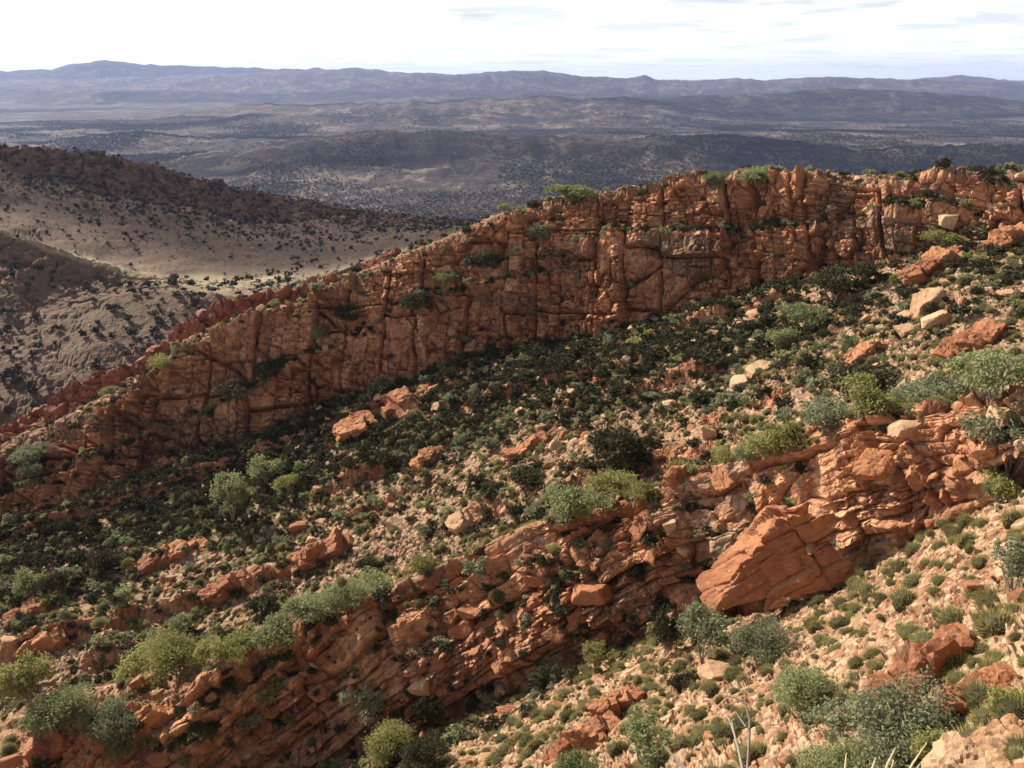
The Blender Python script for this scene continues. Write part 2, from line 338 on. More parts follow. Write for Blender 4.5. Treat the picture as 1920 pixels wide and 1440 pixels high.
# large relief: strata ribs that cross the gully, hummocks
rock = np.zeros((NR, NC), np.float32)
gr = zr['gul']; gt = np.concatenate([np.linspace(0, .42, 85, endpoint=False), np.linspace(.42, 1, 115, endpoint=False)])
wid = np.linalg.norm(pBA - pG1, axis=-1)
P2 = np.stack([np.broadcast_to(PX[None], (len(gr), NC)), np.broadcast_to(gt[:, None] * 1000, (len(gr), NC)), np.zeros((len(gr), NC))], -1)
dz = np.zeros((len(gr), NC), np.float32)
for vi, hgt, sd_ in ((0.89, 2.6, 21), (0.73, 1.6, 26), (0.56, 2.6, 22), (0.41, 1.8, 23), (0.29, 2.8, 24), (0.14, 2.0, 25)):
    vc = vi + 0.035 * jag(160, sd_); u = (gt[:, None] - vc[None]) * wid[None]
    msk = smooth1(sstep(jag(260, sd_ + 7), 0.0, 0.3), 25)[None] * hgt * 0.8
    f = np.where(u > 0, np.exp(-np.maximum(u, 0) / 5.0), np.clip(1 + u / (0.28 * hgt + 0.3), 0, 1))
    dz += (f * msk).astype(np.float32)
    rock[gr] = np.maximum(rock[gr], (msk > 0.4) * np.clip(1 - np.abs(u + 0.7) / 1.9, 0, 1) * 1.5)
G[gr, :, 2] += dz + fbm(G[gr], 14, 3, 31) * 1.2
fgr = zr['fg']; w = np.minimum(sstep(vpar[fgr] * 1.0, 0, .3) + 1, 1)
G[fgr, :, 2] += fbm(G[fgr], 7, 4, 32) * 0.45
for z in ('A', 'B'): rock[zr[z]] = 1.2
PB = flat(G[zr['B']]); rock[zr['B']] -= (sstep(fbm(PB, (9, 9, 5), 4, 66, .6), 0.08, 0.30) * 1.3).reshape(-1, NC)
PB = flat(G[zr['A']]); rock[zr['A']] -= (sstep(fbm(PB, (16, 16, 7), 4, 68, .6), 0.18, 0.36) * 1.1).reshape(-1, NC)
rock[zr['Aled']] = 0.55; rock[zr['Atop']] = 0.5; rock[zr['skirt']] = 0.8; rock[zr['Aback']] = 0.4; rock[zr['Bback']] = 0.3
rock[zr['Btop']] = (0.75 - 0.6 * np.clip(dB / 50, 0, 1))[None]

def normals(G):
    a = np.gradient(G, axis=0); b = np.gradient(G, axis=1)
    n = np.cross(b, a); l = np.linalg.norm(n, axis=-1, keepdims=True); return n / np.maximum(l, 1e-9)
def blur(N, k):
    for ax in (0, 1):
        c = np.cumsum(np.concatenate([np.repeat(np.take(N, [0], ax), k + 1, ax), N, np.repeat(np.take(N, [-1], ax), k, ax)], ax), ax)
        n = N.shape[ax]
        N = (np.take(c, np.arange(2 * k + 1, 2 * k + 1 + n), ax) - np.take(c, np.arange(0, n), ax)) / (2 * k + 1)
    return N
N = blur(normals(G), 9); N /= np.linalg.norm(N, axis=-1, keepdims=True)
print('loft', NR, NC, round(time.time() - T0, 1))

tone = np.zeros((NR, NC), np.float32); ids = np.zeros((NR, NC), np.uint32)
def displace(rowsel, fn):
    P = flat(G[rowsel]); n = flat(N[rowsel]); d, i, t = fn(P)
    G[rowsel] += (n * d[:, None]).reshape(len(rowsel), NC, 3)
    if i is not None: ids[rowsel] = i.reshape(len(rowsel), NC)
    tone[rowsel] = t.reshape(len(rowsel), NC)
MA = rotm(3, 3, 12)
def rockA(P):
    warp = P + np.stack([fbm(P, 7, 3, 41), fbm(P, 7, 3, 42), fbm(P, 7, 3, 43)], -1) * 0.8
    d = fbm(P, (11, 11, 20), 5, 44, .52) * 4.2
    b1, i1, e1 = bricks(warp, (6.5, 8.0, 10.0), MA, 51, 0.8, 1.6, 1.45, 0.30, (0, 1, 2))
    cr = 0.5 + 0.8 * np.clip(fbm(P, 9, 2, 48) * 2, -.6, .6)      # some faces are sound, others shattered
    b2, i2, e2 = bricks(warp, (2.2, 2.9, 2.4), MA, 52, 0.28, 0.62, 0.36, 0.13, (0, 2, 1))
    b3, i3, e3 = bricks(P + fbm(P, 2, 2, 46)[:, None] * .35, (0.8, 1.0, 0.5), MA, 53, 0.13, 0.26, 0.12, 0.07, (2, 0, 1))
    v, iv, ev = blocks(warp, (3.4, 3.2, 3.8), rotm(20, 32, 10), 54, 0.38, 1.0, 0.4, 0.05)
    sh = sstep(fbm(P, 16, 2, 49), -0.05, 0.25)
    return d + b1 + b2 * (0.7 + 1.2 * cr) + b3 * (0.8 + 1.6 * cr) + v * (.1 + sh) + fbm(P, 0.8, 4, 47) * 0.24, i2, f01(i3) * 0.8 + f01(i2) * 0.5
MB = rotm(16, 36, 20)
def rockB(P):
    warp = P + np.stack([fbm(P, 4, 3, 61), fbm(P, 4, 3, 62), fbm(P, 4, 3, 63)], -1) * 0.55
    d = fbm(P, (6, 6, 9), 4, 64) * 2.2
    b1, i1, e1 = bricks(warp, (8.0, 6.0, 1.7), MB, 71, 0.75, 1.3, 0.40, 0.16, (2, 0, 1))
    b2, i2, e2 = bricks(warp, (2.6, 2.0, 0.62), MB, 72, 0.28, 0.60, 0.22, 0.09, (2, 0, 1))
    b3, i3, e3 = bricks(P, (0.7, 0.6, 0.24), MB, 73, 0.09, 0.2, 0.09, 0.06, (2, 0, 1))
    v, iv, ev = blocks(warp, (2.2, 2.0, 1.6), rotm(35, 10, 60), 74, 0.25, 0.6, 0.2, 0.06)
    sh = sstep(fbm(P, 8, 2, 75), -0.1, 0.2)
    ms = .25 + 1.1 * sstep(fbm(P, 6, 3, 76), -.2, .15)            # massive beds beside shattered ones
    return d + b1 + b2 * ms + b3 * ms + v * sh + fbm(P, 0.5, 3, 67) * 0.09, i2, f01(i3) * 0.8 + f01(i2) * 0.5
def scree(big, small):
    def f(P):
        b2, i2, e2 = blocks(P, (big, big, big * .7), None, 81, 0.13 * big, 0.25 * big, 0.06, 0.15)
        b3, i3, e3 = blocks(P, (small, small * 1.5, small * .6), MB, 82, 0.16 * small, 0.25 * small, 0.06 * small, 0.15)
        b3 = b3 * (.25 + 1.5 * sstep(fbm(P, 5, 3, 84), -.15, .25))
        return b2 + b3 + fbm(P, 3.0, 3, 83) * 0.15, None, f01(i3)
    return f
def edge_fade(rowsel, edge, full): pass
for z, fn in (('A', rockA), ('Aled', rockA), ('skirt', rockA), ('B', rockB)): displace(zr[z], fn)
aw = np.clip(it(D_A) / 26, 0, 1)
P = flat(G[zr['Atop']]); a, ia, ta = rockA(P); b, _, tb = scree(1.6, 0.6)(P)
w = np.clip(1 - vpar[zr['Atop']][:, None] * (0.2 + aw[None]) , 0.15, 1).ravel()
G[zr['Atop']] += (flat(N[zr['Atop']]) * (a * w + b * (1 - w))[:, None]).reshape(-1, NC, 3)
rock[zr['Atop']] = (0.75 - 0.65 * aw)[None] + 0 * rock[zr['Atop']]
# B's top and back: rock block relief fading into scree
P = flat(G[zr['Btop']]); a, ia, ta = rockB(P); b, _, tb = scree(0.9, 0.35)(P)
w = np.clip(np.broadcast_to((1 - vpar[zr['Btop']] * np.clip(dB[None].T / 20, 0, 1)).T, (len(zr['Btop']), NC)), 0, 1).ravel()
G[zr['Btop']] += (flat(N[zr['Btop']]) * (a * w + b * (1 - w))[:, None]).reshape(-1, NC, 3)
def rib(P):
    b1, i1, e1 = blocks(P, (2.4, 2.0, 1.3), MA, 91, 0.35, 0.7, 0.4, 0.10); b3, i3, e3 = blocks(P, (0.8, 0.8, 0.4), MA, 92, 0.12, 0.2, 0.12, 0.14)
    return b1 + b3
P = flat(G[gr]); s_, _, t_ = scree(1.3, 0.5)(P); rw = np.clip(rock[gr].ravel(), 0, 1); r_ = rib(P)
G[gr] += (flat(N[gr]) * (s_ * (1 - rw) + r_ * rw)[:, None]).reshape(-1, NC, 3); tone[gr] = t_.reshape(-1, NC)
displace(fgr, scree(0.8, 0.28))
# blend the seams between zones
def seam(r, k=3):
    for it_ in range(2):
        for j in range(r - k, r + k + 1):
            if 0 < j < NR - 1: G[j] = 0.5 * G[j] + 0.25 * (G[j - 1] + G[j + 1])
for z in ('B', 'Btop', 'skirt', 'Aback', 'Bback'): seam(zr[z][0], 2)
print('displaced', round(time.time() - T0, 1))

VX = flat(G).astype(np.float32); rockv = rock.ravel(); tonev = tone.ravel()
def quads(r0, r1):
    r = np.arange(r0, r1)[:, None]; c = np.arange(NC - 1)[None]; a = (r * NC + c)
    return np.stack([a, a + 1, a + NC + 1, a + NC], -1).reshape(-1, 4)
def submesh(name, F, mats):
    u, inv = np.unique(F, return_inverse=True)
    return mesh_np(name, VX[u], inv.reshape(F.shape), mats, {'rock': rockv[u], 'tone': tonev[u]})
PXs, PYs, DS = project(VX.astype(float))
def cut_rock(name, r0, r1, m, nblk, label, minpx=12):
    F = quads(r0, r1); fid = ids.ravel()[F[:, 0]]
    cx, cy = PXs[F[:, 0]], PYs[F[:, 0]]; vis = (cx > -30) & (cx < 1950) & (cy > 0) & (cy < 1460) & (fid != 0)
    # split each cell further by position so that one hash never joins far apart pieces
    key = fid.astype(np.uint64)
    uq, inv, cnt = np.unique(key, return_inverse=True, return_counts=True)
    area = np.bincount(inv, weights=vis.astype(float), minlength=len(uq))
    big = np.argsort(-area)[:nblk]; big = big[area[big] > minpx]
    take = np.zeros(len(uq), bool); take[big] = True
    root = obj(name, submesh(name, F[~take[inv]], [m]), label=label, kind='structure')
    order = np.argsort(inv, kind='stable'); st = np.searchsorted(inv[order], np.arange(len(uq) + 1))
    for b in big:
        obj('rock_block', submesh('rock_block', F[order[st[b]:st[b + 1]]], [m]), root)
    print(name, len(big), 'blocks'); return root
zA = (zr['skirt'][0], zr['Aback'][0]); zB = (zr['B'][0], zr['Bback'][0])
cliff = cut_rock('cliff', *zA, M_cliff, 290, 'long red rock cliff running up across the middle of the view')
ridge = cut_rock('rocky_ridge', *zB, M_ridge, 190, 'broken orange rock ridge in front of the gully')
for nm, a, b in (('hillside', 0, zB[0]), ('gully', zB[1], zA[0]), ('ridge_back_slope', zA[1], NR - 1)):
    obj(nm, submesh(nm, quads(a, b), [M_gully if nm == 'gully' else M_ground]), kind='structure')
print('near meshes', round(time.time() - T0, 1))

# nearest-vertex image: where a picture ray meets the ground
BW, BH, BS = 800, 620, 2.5
def zbuffer():
    bx = ((PXs + 40) / BS).astype(int); by = (PYs / BS).astype(int)
    ok = (bx >= 0) & (bx < BW) & (by >= 0) & (by < BH); idx = np.where(ok)[0]; idx = idx[np.argsort(-DS[idx])]
    buf = np.full((BH, BW), -1, np.int64); buf[by[idx], bx[idx]] = idx; return buf
ZB = zbuffer()
def ground_at(px, py):
    bx, by = int((px + 40) / BS), int(py / BS)
    for r in range(8):
        s = ZB[max(0, by - r):by + r + 1, max(0, bx - r):bx + r + 1]; s = s[s >= 0]
        if len(s): i = s[np.argmin(DS[s])] if r else s[0]; return VX[i].astype(float), DS[i]
    return None, None
def visible(P, tol=0.985):
    x, y, d = project(P); bx = ((x + 40) / BS).astype(int); by = (y / BS).astype(int)
    ok = (x > 0) & (x < 1920) & (y > 0) & (y < 1445) & (bx < BW) & (by < BH)
    r = np.zeros(len(P), bool); k = np.where(ok)[0]; z = ZB[by[k], bx[k]]
    r[k] = (z < 0) | (d[k] * tol < DS[np.maximum(z, 0)]); return r
NV = normals(G).reshape(-1, 3)

# ------------------------------------------------------------------ far country: plain, hills and ranges in one height field
def hline(L, X): a = np.array(L, float); return np.interp(X, a[:, 0], a[:, 1])
FX = np.concatenate([np.arange(-2000, -100, 16.0), np.arange(-100, 2024, 4.0), np.arange(2024, 3900, 16.0)]); ND = 430
FD = 420 * (30500 / 420) ** (np.linspace(0, 1, ND) ** 0.92)      # distance of each row
ZP = -300.0
def elev(px, py, D):   # height of a picture ray at plan distance D along its own azimuth (D measured along Y)
    d = ray(px, py); return d[..., 2] / d[..., 1] * D
XX, DD = np.meshgrid(FX, FD)
dirx = (XX - 960) / FPX / cp
FP = np.stack([dirx * DD, DD, np.full_like(DD, ZP)], -1)          # about the frame's azimuth at the horizon
hx = XX
nz = fbm(FP, (900, 900, 900), 6, 101, 0.55)
H = np.full_like(DD, ZP) + nz * 16 * sstep(DD, 700, 2500) + fbm(FP, (2600, 2600, 1), 4, 102) * 30 * sstep(DD, 2500, 7000)
HILLS = [  # crest polyline in the picture, distance, front width, back width
    ([(-700,150),(0,137),(70,138),(130,131),(200,128),(230,118),(290,113),(340,118),(450,124),(520,127),(600,129),(640,126),(660,130),(760,140),(860,148),(1000,160),(1300,170),(2700,170)], 19000, 3300, 3000),
    ([(-700,170),(500,140),(600,133),(650,130),(700,127),(760,133),(860,138),(960,133),(1010,134),(1100,143),(1150,146),(1180,140),(1200,147),(1240,151),(1340,147),(1380,149),(1450,144),(1550,147),(1640,148),(1920,158),(2700,165)], 15500, 3000, 2500),
    ([(-700,175),(1500,165),(1600,150),(1640,147),(1700,141),(1740,145),(1780,152),(1830,153),(1880,149),(1920,147),(2100,140),(2700,150)], 21000, 2500, 3000),
    ([(-700,156),(0,152),(700,150),(1180,152),(1300,150),(1780,149),(1830,151),(2700,150)], 28500, 2500, 5000),
    ([(-700,165),(0,160),(200,164),(430,172),(560,176),(700,170),(800,168),(960,169),(1050,173),(1140,179),(1300,200),(2700,200)], 12500, 1500, 1800),
    ([(-700,230),(800,220),(1000,197),(1130,186),(1250,180),(1400,173),(1500,172),(1650,176),(1800,184),(1920,190),(2700,200)], 8800, 2000, 2400),
    ([(-700,300),(200,240),(380,216),(530,201),(700,197),(900,195),(1060,188),(1150,192),(1400,230),(2700,300)], 7200, 1700, 1500),
    ([(-700,300),(100,285),(240,258),(330,250),(430,262),(520,258),(700,270),(2700,320)], 4300, 600, 700),
    ([(-700,360),(350,310),(480,288),(600,270),(720,256),(850,252),(950,258),(1060,262),(1150,272),(1300,266),(1450,275),(1600,300),(2700,350)], 3300, 750, 800),
    ([(-700,400),(1300,300),(1480,282),(1640,276),(1750,270),(1850,276),(1920,272),(2300,280),(2700,300)], 3100, 500, 600),
]
for k, (L, D0, wf, wb) in enumerate(HILLS):
    jx = fbm(np.stack([FX, FX * 0 + k, FX * 0], -1), (70, 1, 1), 6, 180 + k, .7) * (9.0 if D0 > 10000 else 12.0)
    cz = elev(hx, hline(L, hx) + jx[None], D0)
    amp = np.maximum(cz - ZP, 0)
    dd = DD - D0 + fbm(FP, (D0 * 0.09,) * 3, 3, 120 + k) * wf * 0.22 * (np.abs(DD - D0) > 1)
    f = np.where(dd < 0, 1 - np.abs(dd) / wf, 1 - dd / wb); f = np.clip(f, 0, 1); f = f * f * (3 - 2 * f)
    rel = ZP + amp * f * (1 + 0.0 * f) + fbm(FP, (D0 * 0.045, D0 * 0.045, 9e9), 6, 140 + k, 0.6) * amp * 0.45 * (f * (1 - f) * 4) ** 0.7 - 4
    H = np.where(amp > 3, np.maximum(H, rel), H)
rh = np.random.default_rng(55)
for k in range(46):
    y0_ = 1700 * (9500 / 1700) ** rh.random(); x0_ = y0_ * rh.uniform(-.75, .75); wx = y0_ * rh.uniform(.06, .22); wy = wx * rh.uniform(.35, .8); h_ = y0_ * rh.uniform(.002, .006)
    a_ = rh.uniform(-.35, .35); ux = (FP[..., 0] - x0_) * math.cos(a_) + (DD - y0_) * math.sin(a_); uy = (DD - y0_) * math.cos(a_) - (FP[..., 0] - x0_) * math.sin(a_)
    g_ = np.exp(-np.abs(ux / wx) ** 2.2 - np.abs(uy / wy) ** 1.6)
    sel = g_ > .01
    H[sel] = H[sel] + (g_[sel] * h_ * (1 + .5 * fbm(FP[sel], (wx * .5,) * 3, 4, 170 + k)))
H += fbm(FP, (160, 160, 9e9), 4, 160) * 5.0 * sstep(DD, 900, 2000)
FP[..., 2] = H
# ------- material of the far country
def make_plain(name):
    m, n, out = mat(name); g = nd(n, 'ShaderNodeNewGeometry'); pos = g.outputs['Position']
    a = noise(n, pos, 0.0010, 7, 0.62, 0.6); c = mixc(n, ramp(n, a, 0.38, 0.62), (0.042, 0.032, 0.030), (0.085, 0.060, 0.050))
    b = noise(n, pos, 0.0032, 12, 0.82, 0.3); c = mixc(n, mth(n, 'MULTIPLY', ramp(n, b, 0.50, 0.60), 0.8), c, (0.27, 0.205, 0.16))
    md = nd(n, 'ShaderNodeMapping'); lk(n, pos, md.inputs[0]); md.inputs[3].default_value = (1, .4, 1); md.inputs[1].default_value = (55, 9, 3)
    d = noise(n, md.outputs[0], 0.010, 10, 0.8); c = mixc(n, mth(n, 'MULTIPLY', ramp(n, d, 0.47, 0.55), 0.8), c, (0.022, 0.022, 0.022))
    e = noise(n, pos, 0.0016, 6, 0.65, 1.0); c = mixc(n, mth(n, 'MULTIPLY', ramp(n, e, 0.62, 0.74), 0.7), c, (0.32, 0.25, 0.185))
    bs = nd(n, 'ShaderNodeBsdfPrincipled'); lk(n, c, bs.inputs['Base Color']); bs.inputs['Roughness'].default_value = 0.95; bs.inputs['Specular IOR Level'].default_value = 0.1
    e2 = noise(n, pos, 0.0035, 7, 0.75, 0.6); c = mixc(n, mth(n, 'MULTIPLY', ramp(n, e2, 0.54, 0.62), 0.45), c, (0.26, 0.195, 0.155)); lk(n, c, bs.inputs['Base Color'])
    mb = nd(n, 'ShaderNodeMapping'); lk(n, pos, mb.inputs[0]); mb.inputs[3].default_value = (1, .35, 1)
    e3 = noise(n, mb.outputs[0], 0.05, 4, 0.8); c = mixc(n, mth(n, 'MULTIPLY', ramp(n, e3, 0.58, 0.70), 0.55), c, (0.27, 0.21, 0.165)); lk(n, c, bs.inputs['Base Color'])
    b0 = nd(n, 'ShaderNodeBump'); b0.inputs['Strength'].default_value = 1.0; b0.inputs['Distance'].default_value = 70; lk(n, noise(n, pos, 0.0028, 7, 0.66), b0.inputs['Height'])
    bp = nd(n, 'ShaderNodeBump'); bp.inputs['Strength'].default_value = 0.9; bp.inputs['Distance'].default_value = 7; lk(n, b0.outputs[0], bp.inputs['Normal'])
    lk(n, noise(n, pos, 0.03, 6, 0.75), bp.inputs['Height']); lk(n, bp.outputs[0], bs.inputs['Normal'])
    lk(n, bs.outputs[0], out.inputs[0]); return m
M_plain = make_plain('scrub_plain')
def grid_faces(nr, nc):
    r = np.arange(nr - 1)[:, None]; c = np.arange(nc - 1)[None]; a = (r * nc + c); return np.stack([a, a + 1, a + nc + 1, a + nc], -1).reshape(-1, 4)
obj('plain_and_far_hills', mesh_np('plain', FP.reshape(-1, 3), grid_faces(*DD.shape), [M_plain], smooth=True), kind='structure')
print('far', round(time.time() - T0, 1))

# ------------------------------------------------------------------ the hill on the left, its spur, and the red rib behind the cliff
def loft(name, lines, px0, px1, step, rws, mtl, zones, seed, amps, kind='structure', label=None, jg=3, gfun=None):
    X = np.arange(px0, px1, step)
    pts = []
    for li, L in enumerate(lines):
        a = np.array(L, float); py = smooth1(np.interp(X, a[:, 0], a[:, 1]), 9); s = smooth1(np.interp(X, a[:, 0], a[:, 2]), 9)
        py = py + fbm(np.stack([X, X * 0 + li, X * 0], -1), (45, 1, 1), 5, seed + li, .6) * jg
        pts.append(ray(X, py) * s[:, None])
    out, zn = [], []
    for i in range(len(lines) - 1):
        for k in range(rws[i]):
            t = k / rws[i]; out.append(pts[i] * (1 - t) + pts[i + 1] * t); zn.append(zones[i] * (1 - t) + zones[i + 1] * t)
    out.append(pts[-1]); zn.append(zones[-1]); Gh = np.array(out); zn = np.array(zn)
    n = blur(normals(Gh), 4); n /= np.linalg.norm(n, axis=-1, keepdims=True)
    rk = np.broadcast_to(zn[:, None], Gh.shape[:2]) + 0
    P = flat(Gh); s = amps
    rk = np.clip(rk + fbm(P, (s * 20,) * 3, 5, seed + 50, .65).reshape(rk.shape) * 0.7, 0, 1.2)
    b1, i1, e1 = blocks(P, (s * 6, s * 6, s * 8), MA, seed + 60, 0.9 * s, 2.0 * s, 1.2 * s, .12); b2, i2, e2 = blocks(P, (s * 2.2, s * 2.2, s * 2), MA, seed + 61, 0.35 * s, .8 * s, .4 * s, .12)
    d = fbm(P, (s * 30,) * 3, 6, seed + 62, .48) * 3.0 * s + (b1 + b2) * np.clip(rk.ravel(), 0, 1) + fbm(P, (s * 4,) * 3, 3, seed + 63) * .35 * s
    Gh = Gh + (n.reshape(-1, 3) * d[:, None]).reshape(Gh.shape)
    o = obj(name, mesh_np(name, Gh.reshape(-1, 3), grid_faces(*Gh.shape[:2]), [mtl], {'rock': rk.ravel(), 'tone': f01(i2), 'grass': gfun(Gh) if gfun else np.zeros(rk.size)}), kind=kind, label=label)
    return o, Gh, rk, X
hill_lines = [
    [(-700,1100,330),(0,880,320),(300,780,335),(600,700,350),(1000,640,400)],
    [(-700,1040,322),(0,830,312),(300,715,330),(560,620,348),(850,470,400),(1000,460,440)],
    [(-700,820,390),(0,610,380),(180,560,385),(250,545,390),(440,560,380),(620,530,400),(850,455,450),(1000,440,480)],
    [(-700,480,440),(0,475,420),(150,522,410),(230,528,405),(440,546,400),(620,520,430),(850,452,470),(1000,438,500)],
    [(-700,380,450),(-200,400,440),(0,432,430),(60,447,426),(130,470,420),(230,502,415),(330,530,412),(440,540,420),(620,510,445),(850,446,490),(1000,434,510)],
    [(-700,470,520),(0,472,490),(130,505,470),(230,520,455),(330,531,445),(440,533,450),(620,500,480),(850,442,520),(1000,432,540)],
    [(-700,360,600),(0,385,590),(200,410,580),(400,455,560),(600,470,570),(850,432,590),(1000,428,600)],
    [(-700,290,660),(0,318,660),(150,335,665),(300,372,665),(450,410,665),(560,418,670),(700,422,680),(850,422,690),(1000,426,700)],
    [(-700,240,700),(-200,256,690),(0,267,680),(100,274,680),(180,284,680),(300,311,685),(400,334,690),(470,355,695),(560,372,700),(640,385,710),(720,400,720),(850,412,740),(1000,424,760)],
    [(-700,330,850),(0,350,840),(560,430,850),(850,450,880),(1000,460,900)],
    [(-700,560,1500),(0,520,1500),(560,520,1500),(1000,520,1500)]]
hill_z = [0.2, 0.1, 0.05, 0.5, 0.2, -0.1, 0.0, 0.45, 0.9, 0.2, 0.0]
def sunlit_grass(Gh):  # mask of the dry grass strip whose pale colour also paints in sunlight
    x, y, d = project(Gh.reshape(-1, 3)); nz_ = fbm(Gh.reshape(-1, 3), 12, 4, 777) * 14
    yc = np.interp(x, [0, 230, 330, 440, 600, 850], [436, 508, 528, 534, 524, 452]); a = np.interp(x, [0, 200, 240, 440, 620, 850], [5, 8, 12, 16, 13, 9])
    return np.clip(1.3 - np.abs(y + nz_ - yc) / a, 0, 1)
hill, GH, RH, XH = loft('hill', hill_lines, -700, 1000, 2.6, [14, 36, 34, 12, 6, 26, 26, 30, 8, 6], M_hill, hill_z, 200, 1.7, gfun=sunlit_grass)
rib_lines = [
    [(-400,1130,205),(0,960,200),(300,820,198),(600,700,196),(760,600,194),(900,560,194)],
    [(-400,1010,208),(0,850,203),(150,780,201),(300,745,200),(400,690,200),(560,620,198),(650,560,196),(740,500,195),(900,470,195)],
    [(-400,960,212),(-100,870,210),(0,800,208),(60,756,207),(125,726,206),(175,697,205),(225,688,204.5),(262,670,204),(300,640,203.5),(325,615,203),(400,578,202),(440,562,201),(480,550,201),(560,538,200),(650,518,199),(740,478,198),(800,470,198),(900,460,198)],
    [(-400,985,235),(0,830,230),(300,690,226),(560,560,222),(740,500,220),(900,480,220)],
    [(-400,1250,300),(0,1050,300),(560,760,300),(900,640,300)]]
ribo, GR_, RR, XR = loft('red_rock_rib', rib_lines, -400, 900, 3.0, [12, 40, 10, 8], M_rock, [0.9, 1.1, 1.0, 0.3, 0.0], 300, 0.75, label=None)
ribo.data.materials.clear(); ribo.data.materials.append(make_rock('dark_red_rock', 110.0, red=(0.16, 0.052, 0.032), orange=(0.22, 0.080, 0.045), palef=0.25))
print('hill', round(time.time() - T0, 1))

# ------------------------------------------------------------------ shapes for stones and plants
def ico(sub):
    import bmesh
    b = bmesh.new(); bmesh.ops.create_icosphere(b, subdivisions=sub, radius=1.0); b.verts.ensure_lookup_table()
    V = np.array([v.co[:] for v in b.verts]); F = np.array([[v.index for v in f.verts] for f in b.faces]); b.free(); return V, F
ICO = {k: ico(k) for k in (1, 2, 3, 4)}
def stone(seed, dims, sub=3, cuts=6, rough=0.05):
    r = np.random.default_rng(seed); V, F = ICO[sub]
    pl = []
    for ax in range(3):
        for s in (-1, 1):
            n = np.zeros(3); n[ax] = s; n += r.normal(0, 0.16, 3); n /= np.linalg.norm(n); pl.append((n, dims[ax] * r.uniform(0.8, 1.0)))
    for _ in range(cuts):
        n = r.normal(0, 1, 3); n /= np.linalg.norm(n); ext = np.abs(n * np.array(dims)).sum(); pl.append((n, ext * r.uniform(0.52, 0.8)))
    rad = np.full(len(V), 9.0)
    for n, d in pl:
        c = V @ n; rad = np.where(c > 1e-3, np.minimum(rad, d / np.maximum(c, 1e-3)), rad)
    P = V * rad[:, None]
    P += V * (fbm(P + seed * 7, 0.5, 4, seed) * rough)[:, None]
    return P, F
def tube(a, b, r0, r1, n=5):
    a = np.array(a, float); b = np.array(b, float); d = b - a; d /= np.linalg.norm(d) + 1e-9
    u = np.cross(d, [0.3, 0.2, 1.0]); u /= np.linalg.norm(u); w = np.cross(d, u); th = np.arange(n) * 2 * math.pi / n
    ring = np.cos(th)[:, None] * u + np.sin(th)[:, None] * w
    V = np.concatenate([a + ring * r0, b + ring * r1]); F = [[i, (i + 1) % n, n + (i + 1) % n, n + i] for i in range(n)]
    return V, np.array(F)
def join(parts):
    Vs, Fs, o = [], [], 0
    for V, F in parts: Vs.append(V); Fs.append(F + o); o += len(V)
    return np.concatenate(Vs), np.concatenate(Fs)
def crown(seed, style='round', nclump=70, nleaf=46, leaf=0.034):
    """leaf clumps in a lobed volume, width about 1, standing on z = 0; returns leaves and stems"""
    r = np.random.default_rng(seed)
    hgt = {'round': 0.72, 'tree': 1.05, 'low': 0.42, 'sparse': 0.8}[style]
    z0 = {'round': 0.06, 'tree': 0.32, 'low': 0.02, 'sparse': 0.15}[style]
    lobes = [(np.array([r.normal(0, .17), r.normal(0, .17), z0 + (hgt - z0) * r.uniform(.3, .72)]), r.uniform(.17, .30)) for _ in range(7 if style != 'sparse' else 9)]
    cl = []
    while len(cl) < nclump:
        c, rad = lobes[r.integers(len(lobes))]; d = r.normal(0, 1, 3); d /= np.linalg.norm(d)
        if d[2] < -0.5: continue
        p = c + d * rad * (r.uniform(0.55, 1.05)) * np.array([1, 1, (hgt - z0) / 0.75]); 
        if p[2] > z0 * 0.6: cl.append(p)
    cl = np.array(cl)
    cr = 0.058 if style != 'sparse' else 0.045
    ctr = np.repeat(cl, nleaf, 0) + r.normal(0, cr, (nclump * nleaf, 3)) * np.array([1.1, 1.1, 0.75])
    ctr[:, 2] = np.maximum(ctr[:, 2], 0.02)
    n = len(ctr); a = r.normal(0, 1, (n, 3)); a[:, 2] = np.abs(a[:, 2]) * .6 + .2; a /= np.linalg.norm(a, axis=1, keepdims=True)
    b = np.cross(a, r.normal(0, 1, (n, 3))); b /= np.linalg.norm(b, axis=1, keepdims=True)
    L = leaf * r.uniform(0.6, 1.35, (n, 1)); Wd = L * 0.42
    V = np.stack([ctr - a * L, ctr + b * Wd, ctr + a * L, ctr - b * Wd], 1).reshape(-1, 3); F = np.arange(4 * n).reshape(-1, 4)
    st = []
    for _ in range(5 if style != 'tree' else 4):
        mid = np.array([r.normal(0, .10), r.normal(0, .10), z0 + .12]); st.append(tube((r.normal(0, .02), r.normal(0, .02), -.06), mid, .018, .012))
        for k in r.choice(nclump, 5, replace=False):
            st.append(tube(mid, cl[k] * np.array([.93, .93, .96]), .010, .004, 4))
    sV, sF = join(st); return (V, F), (sV, sF)
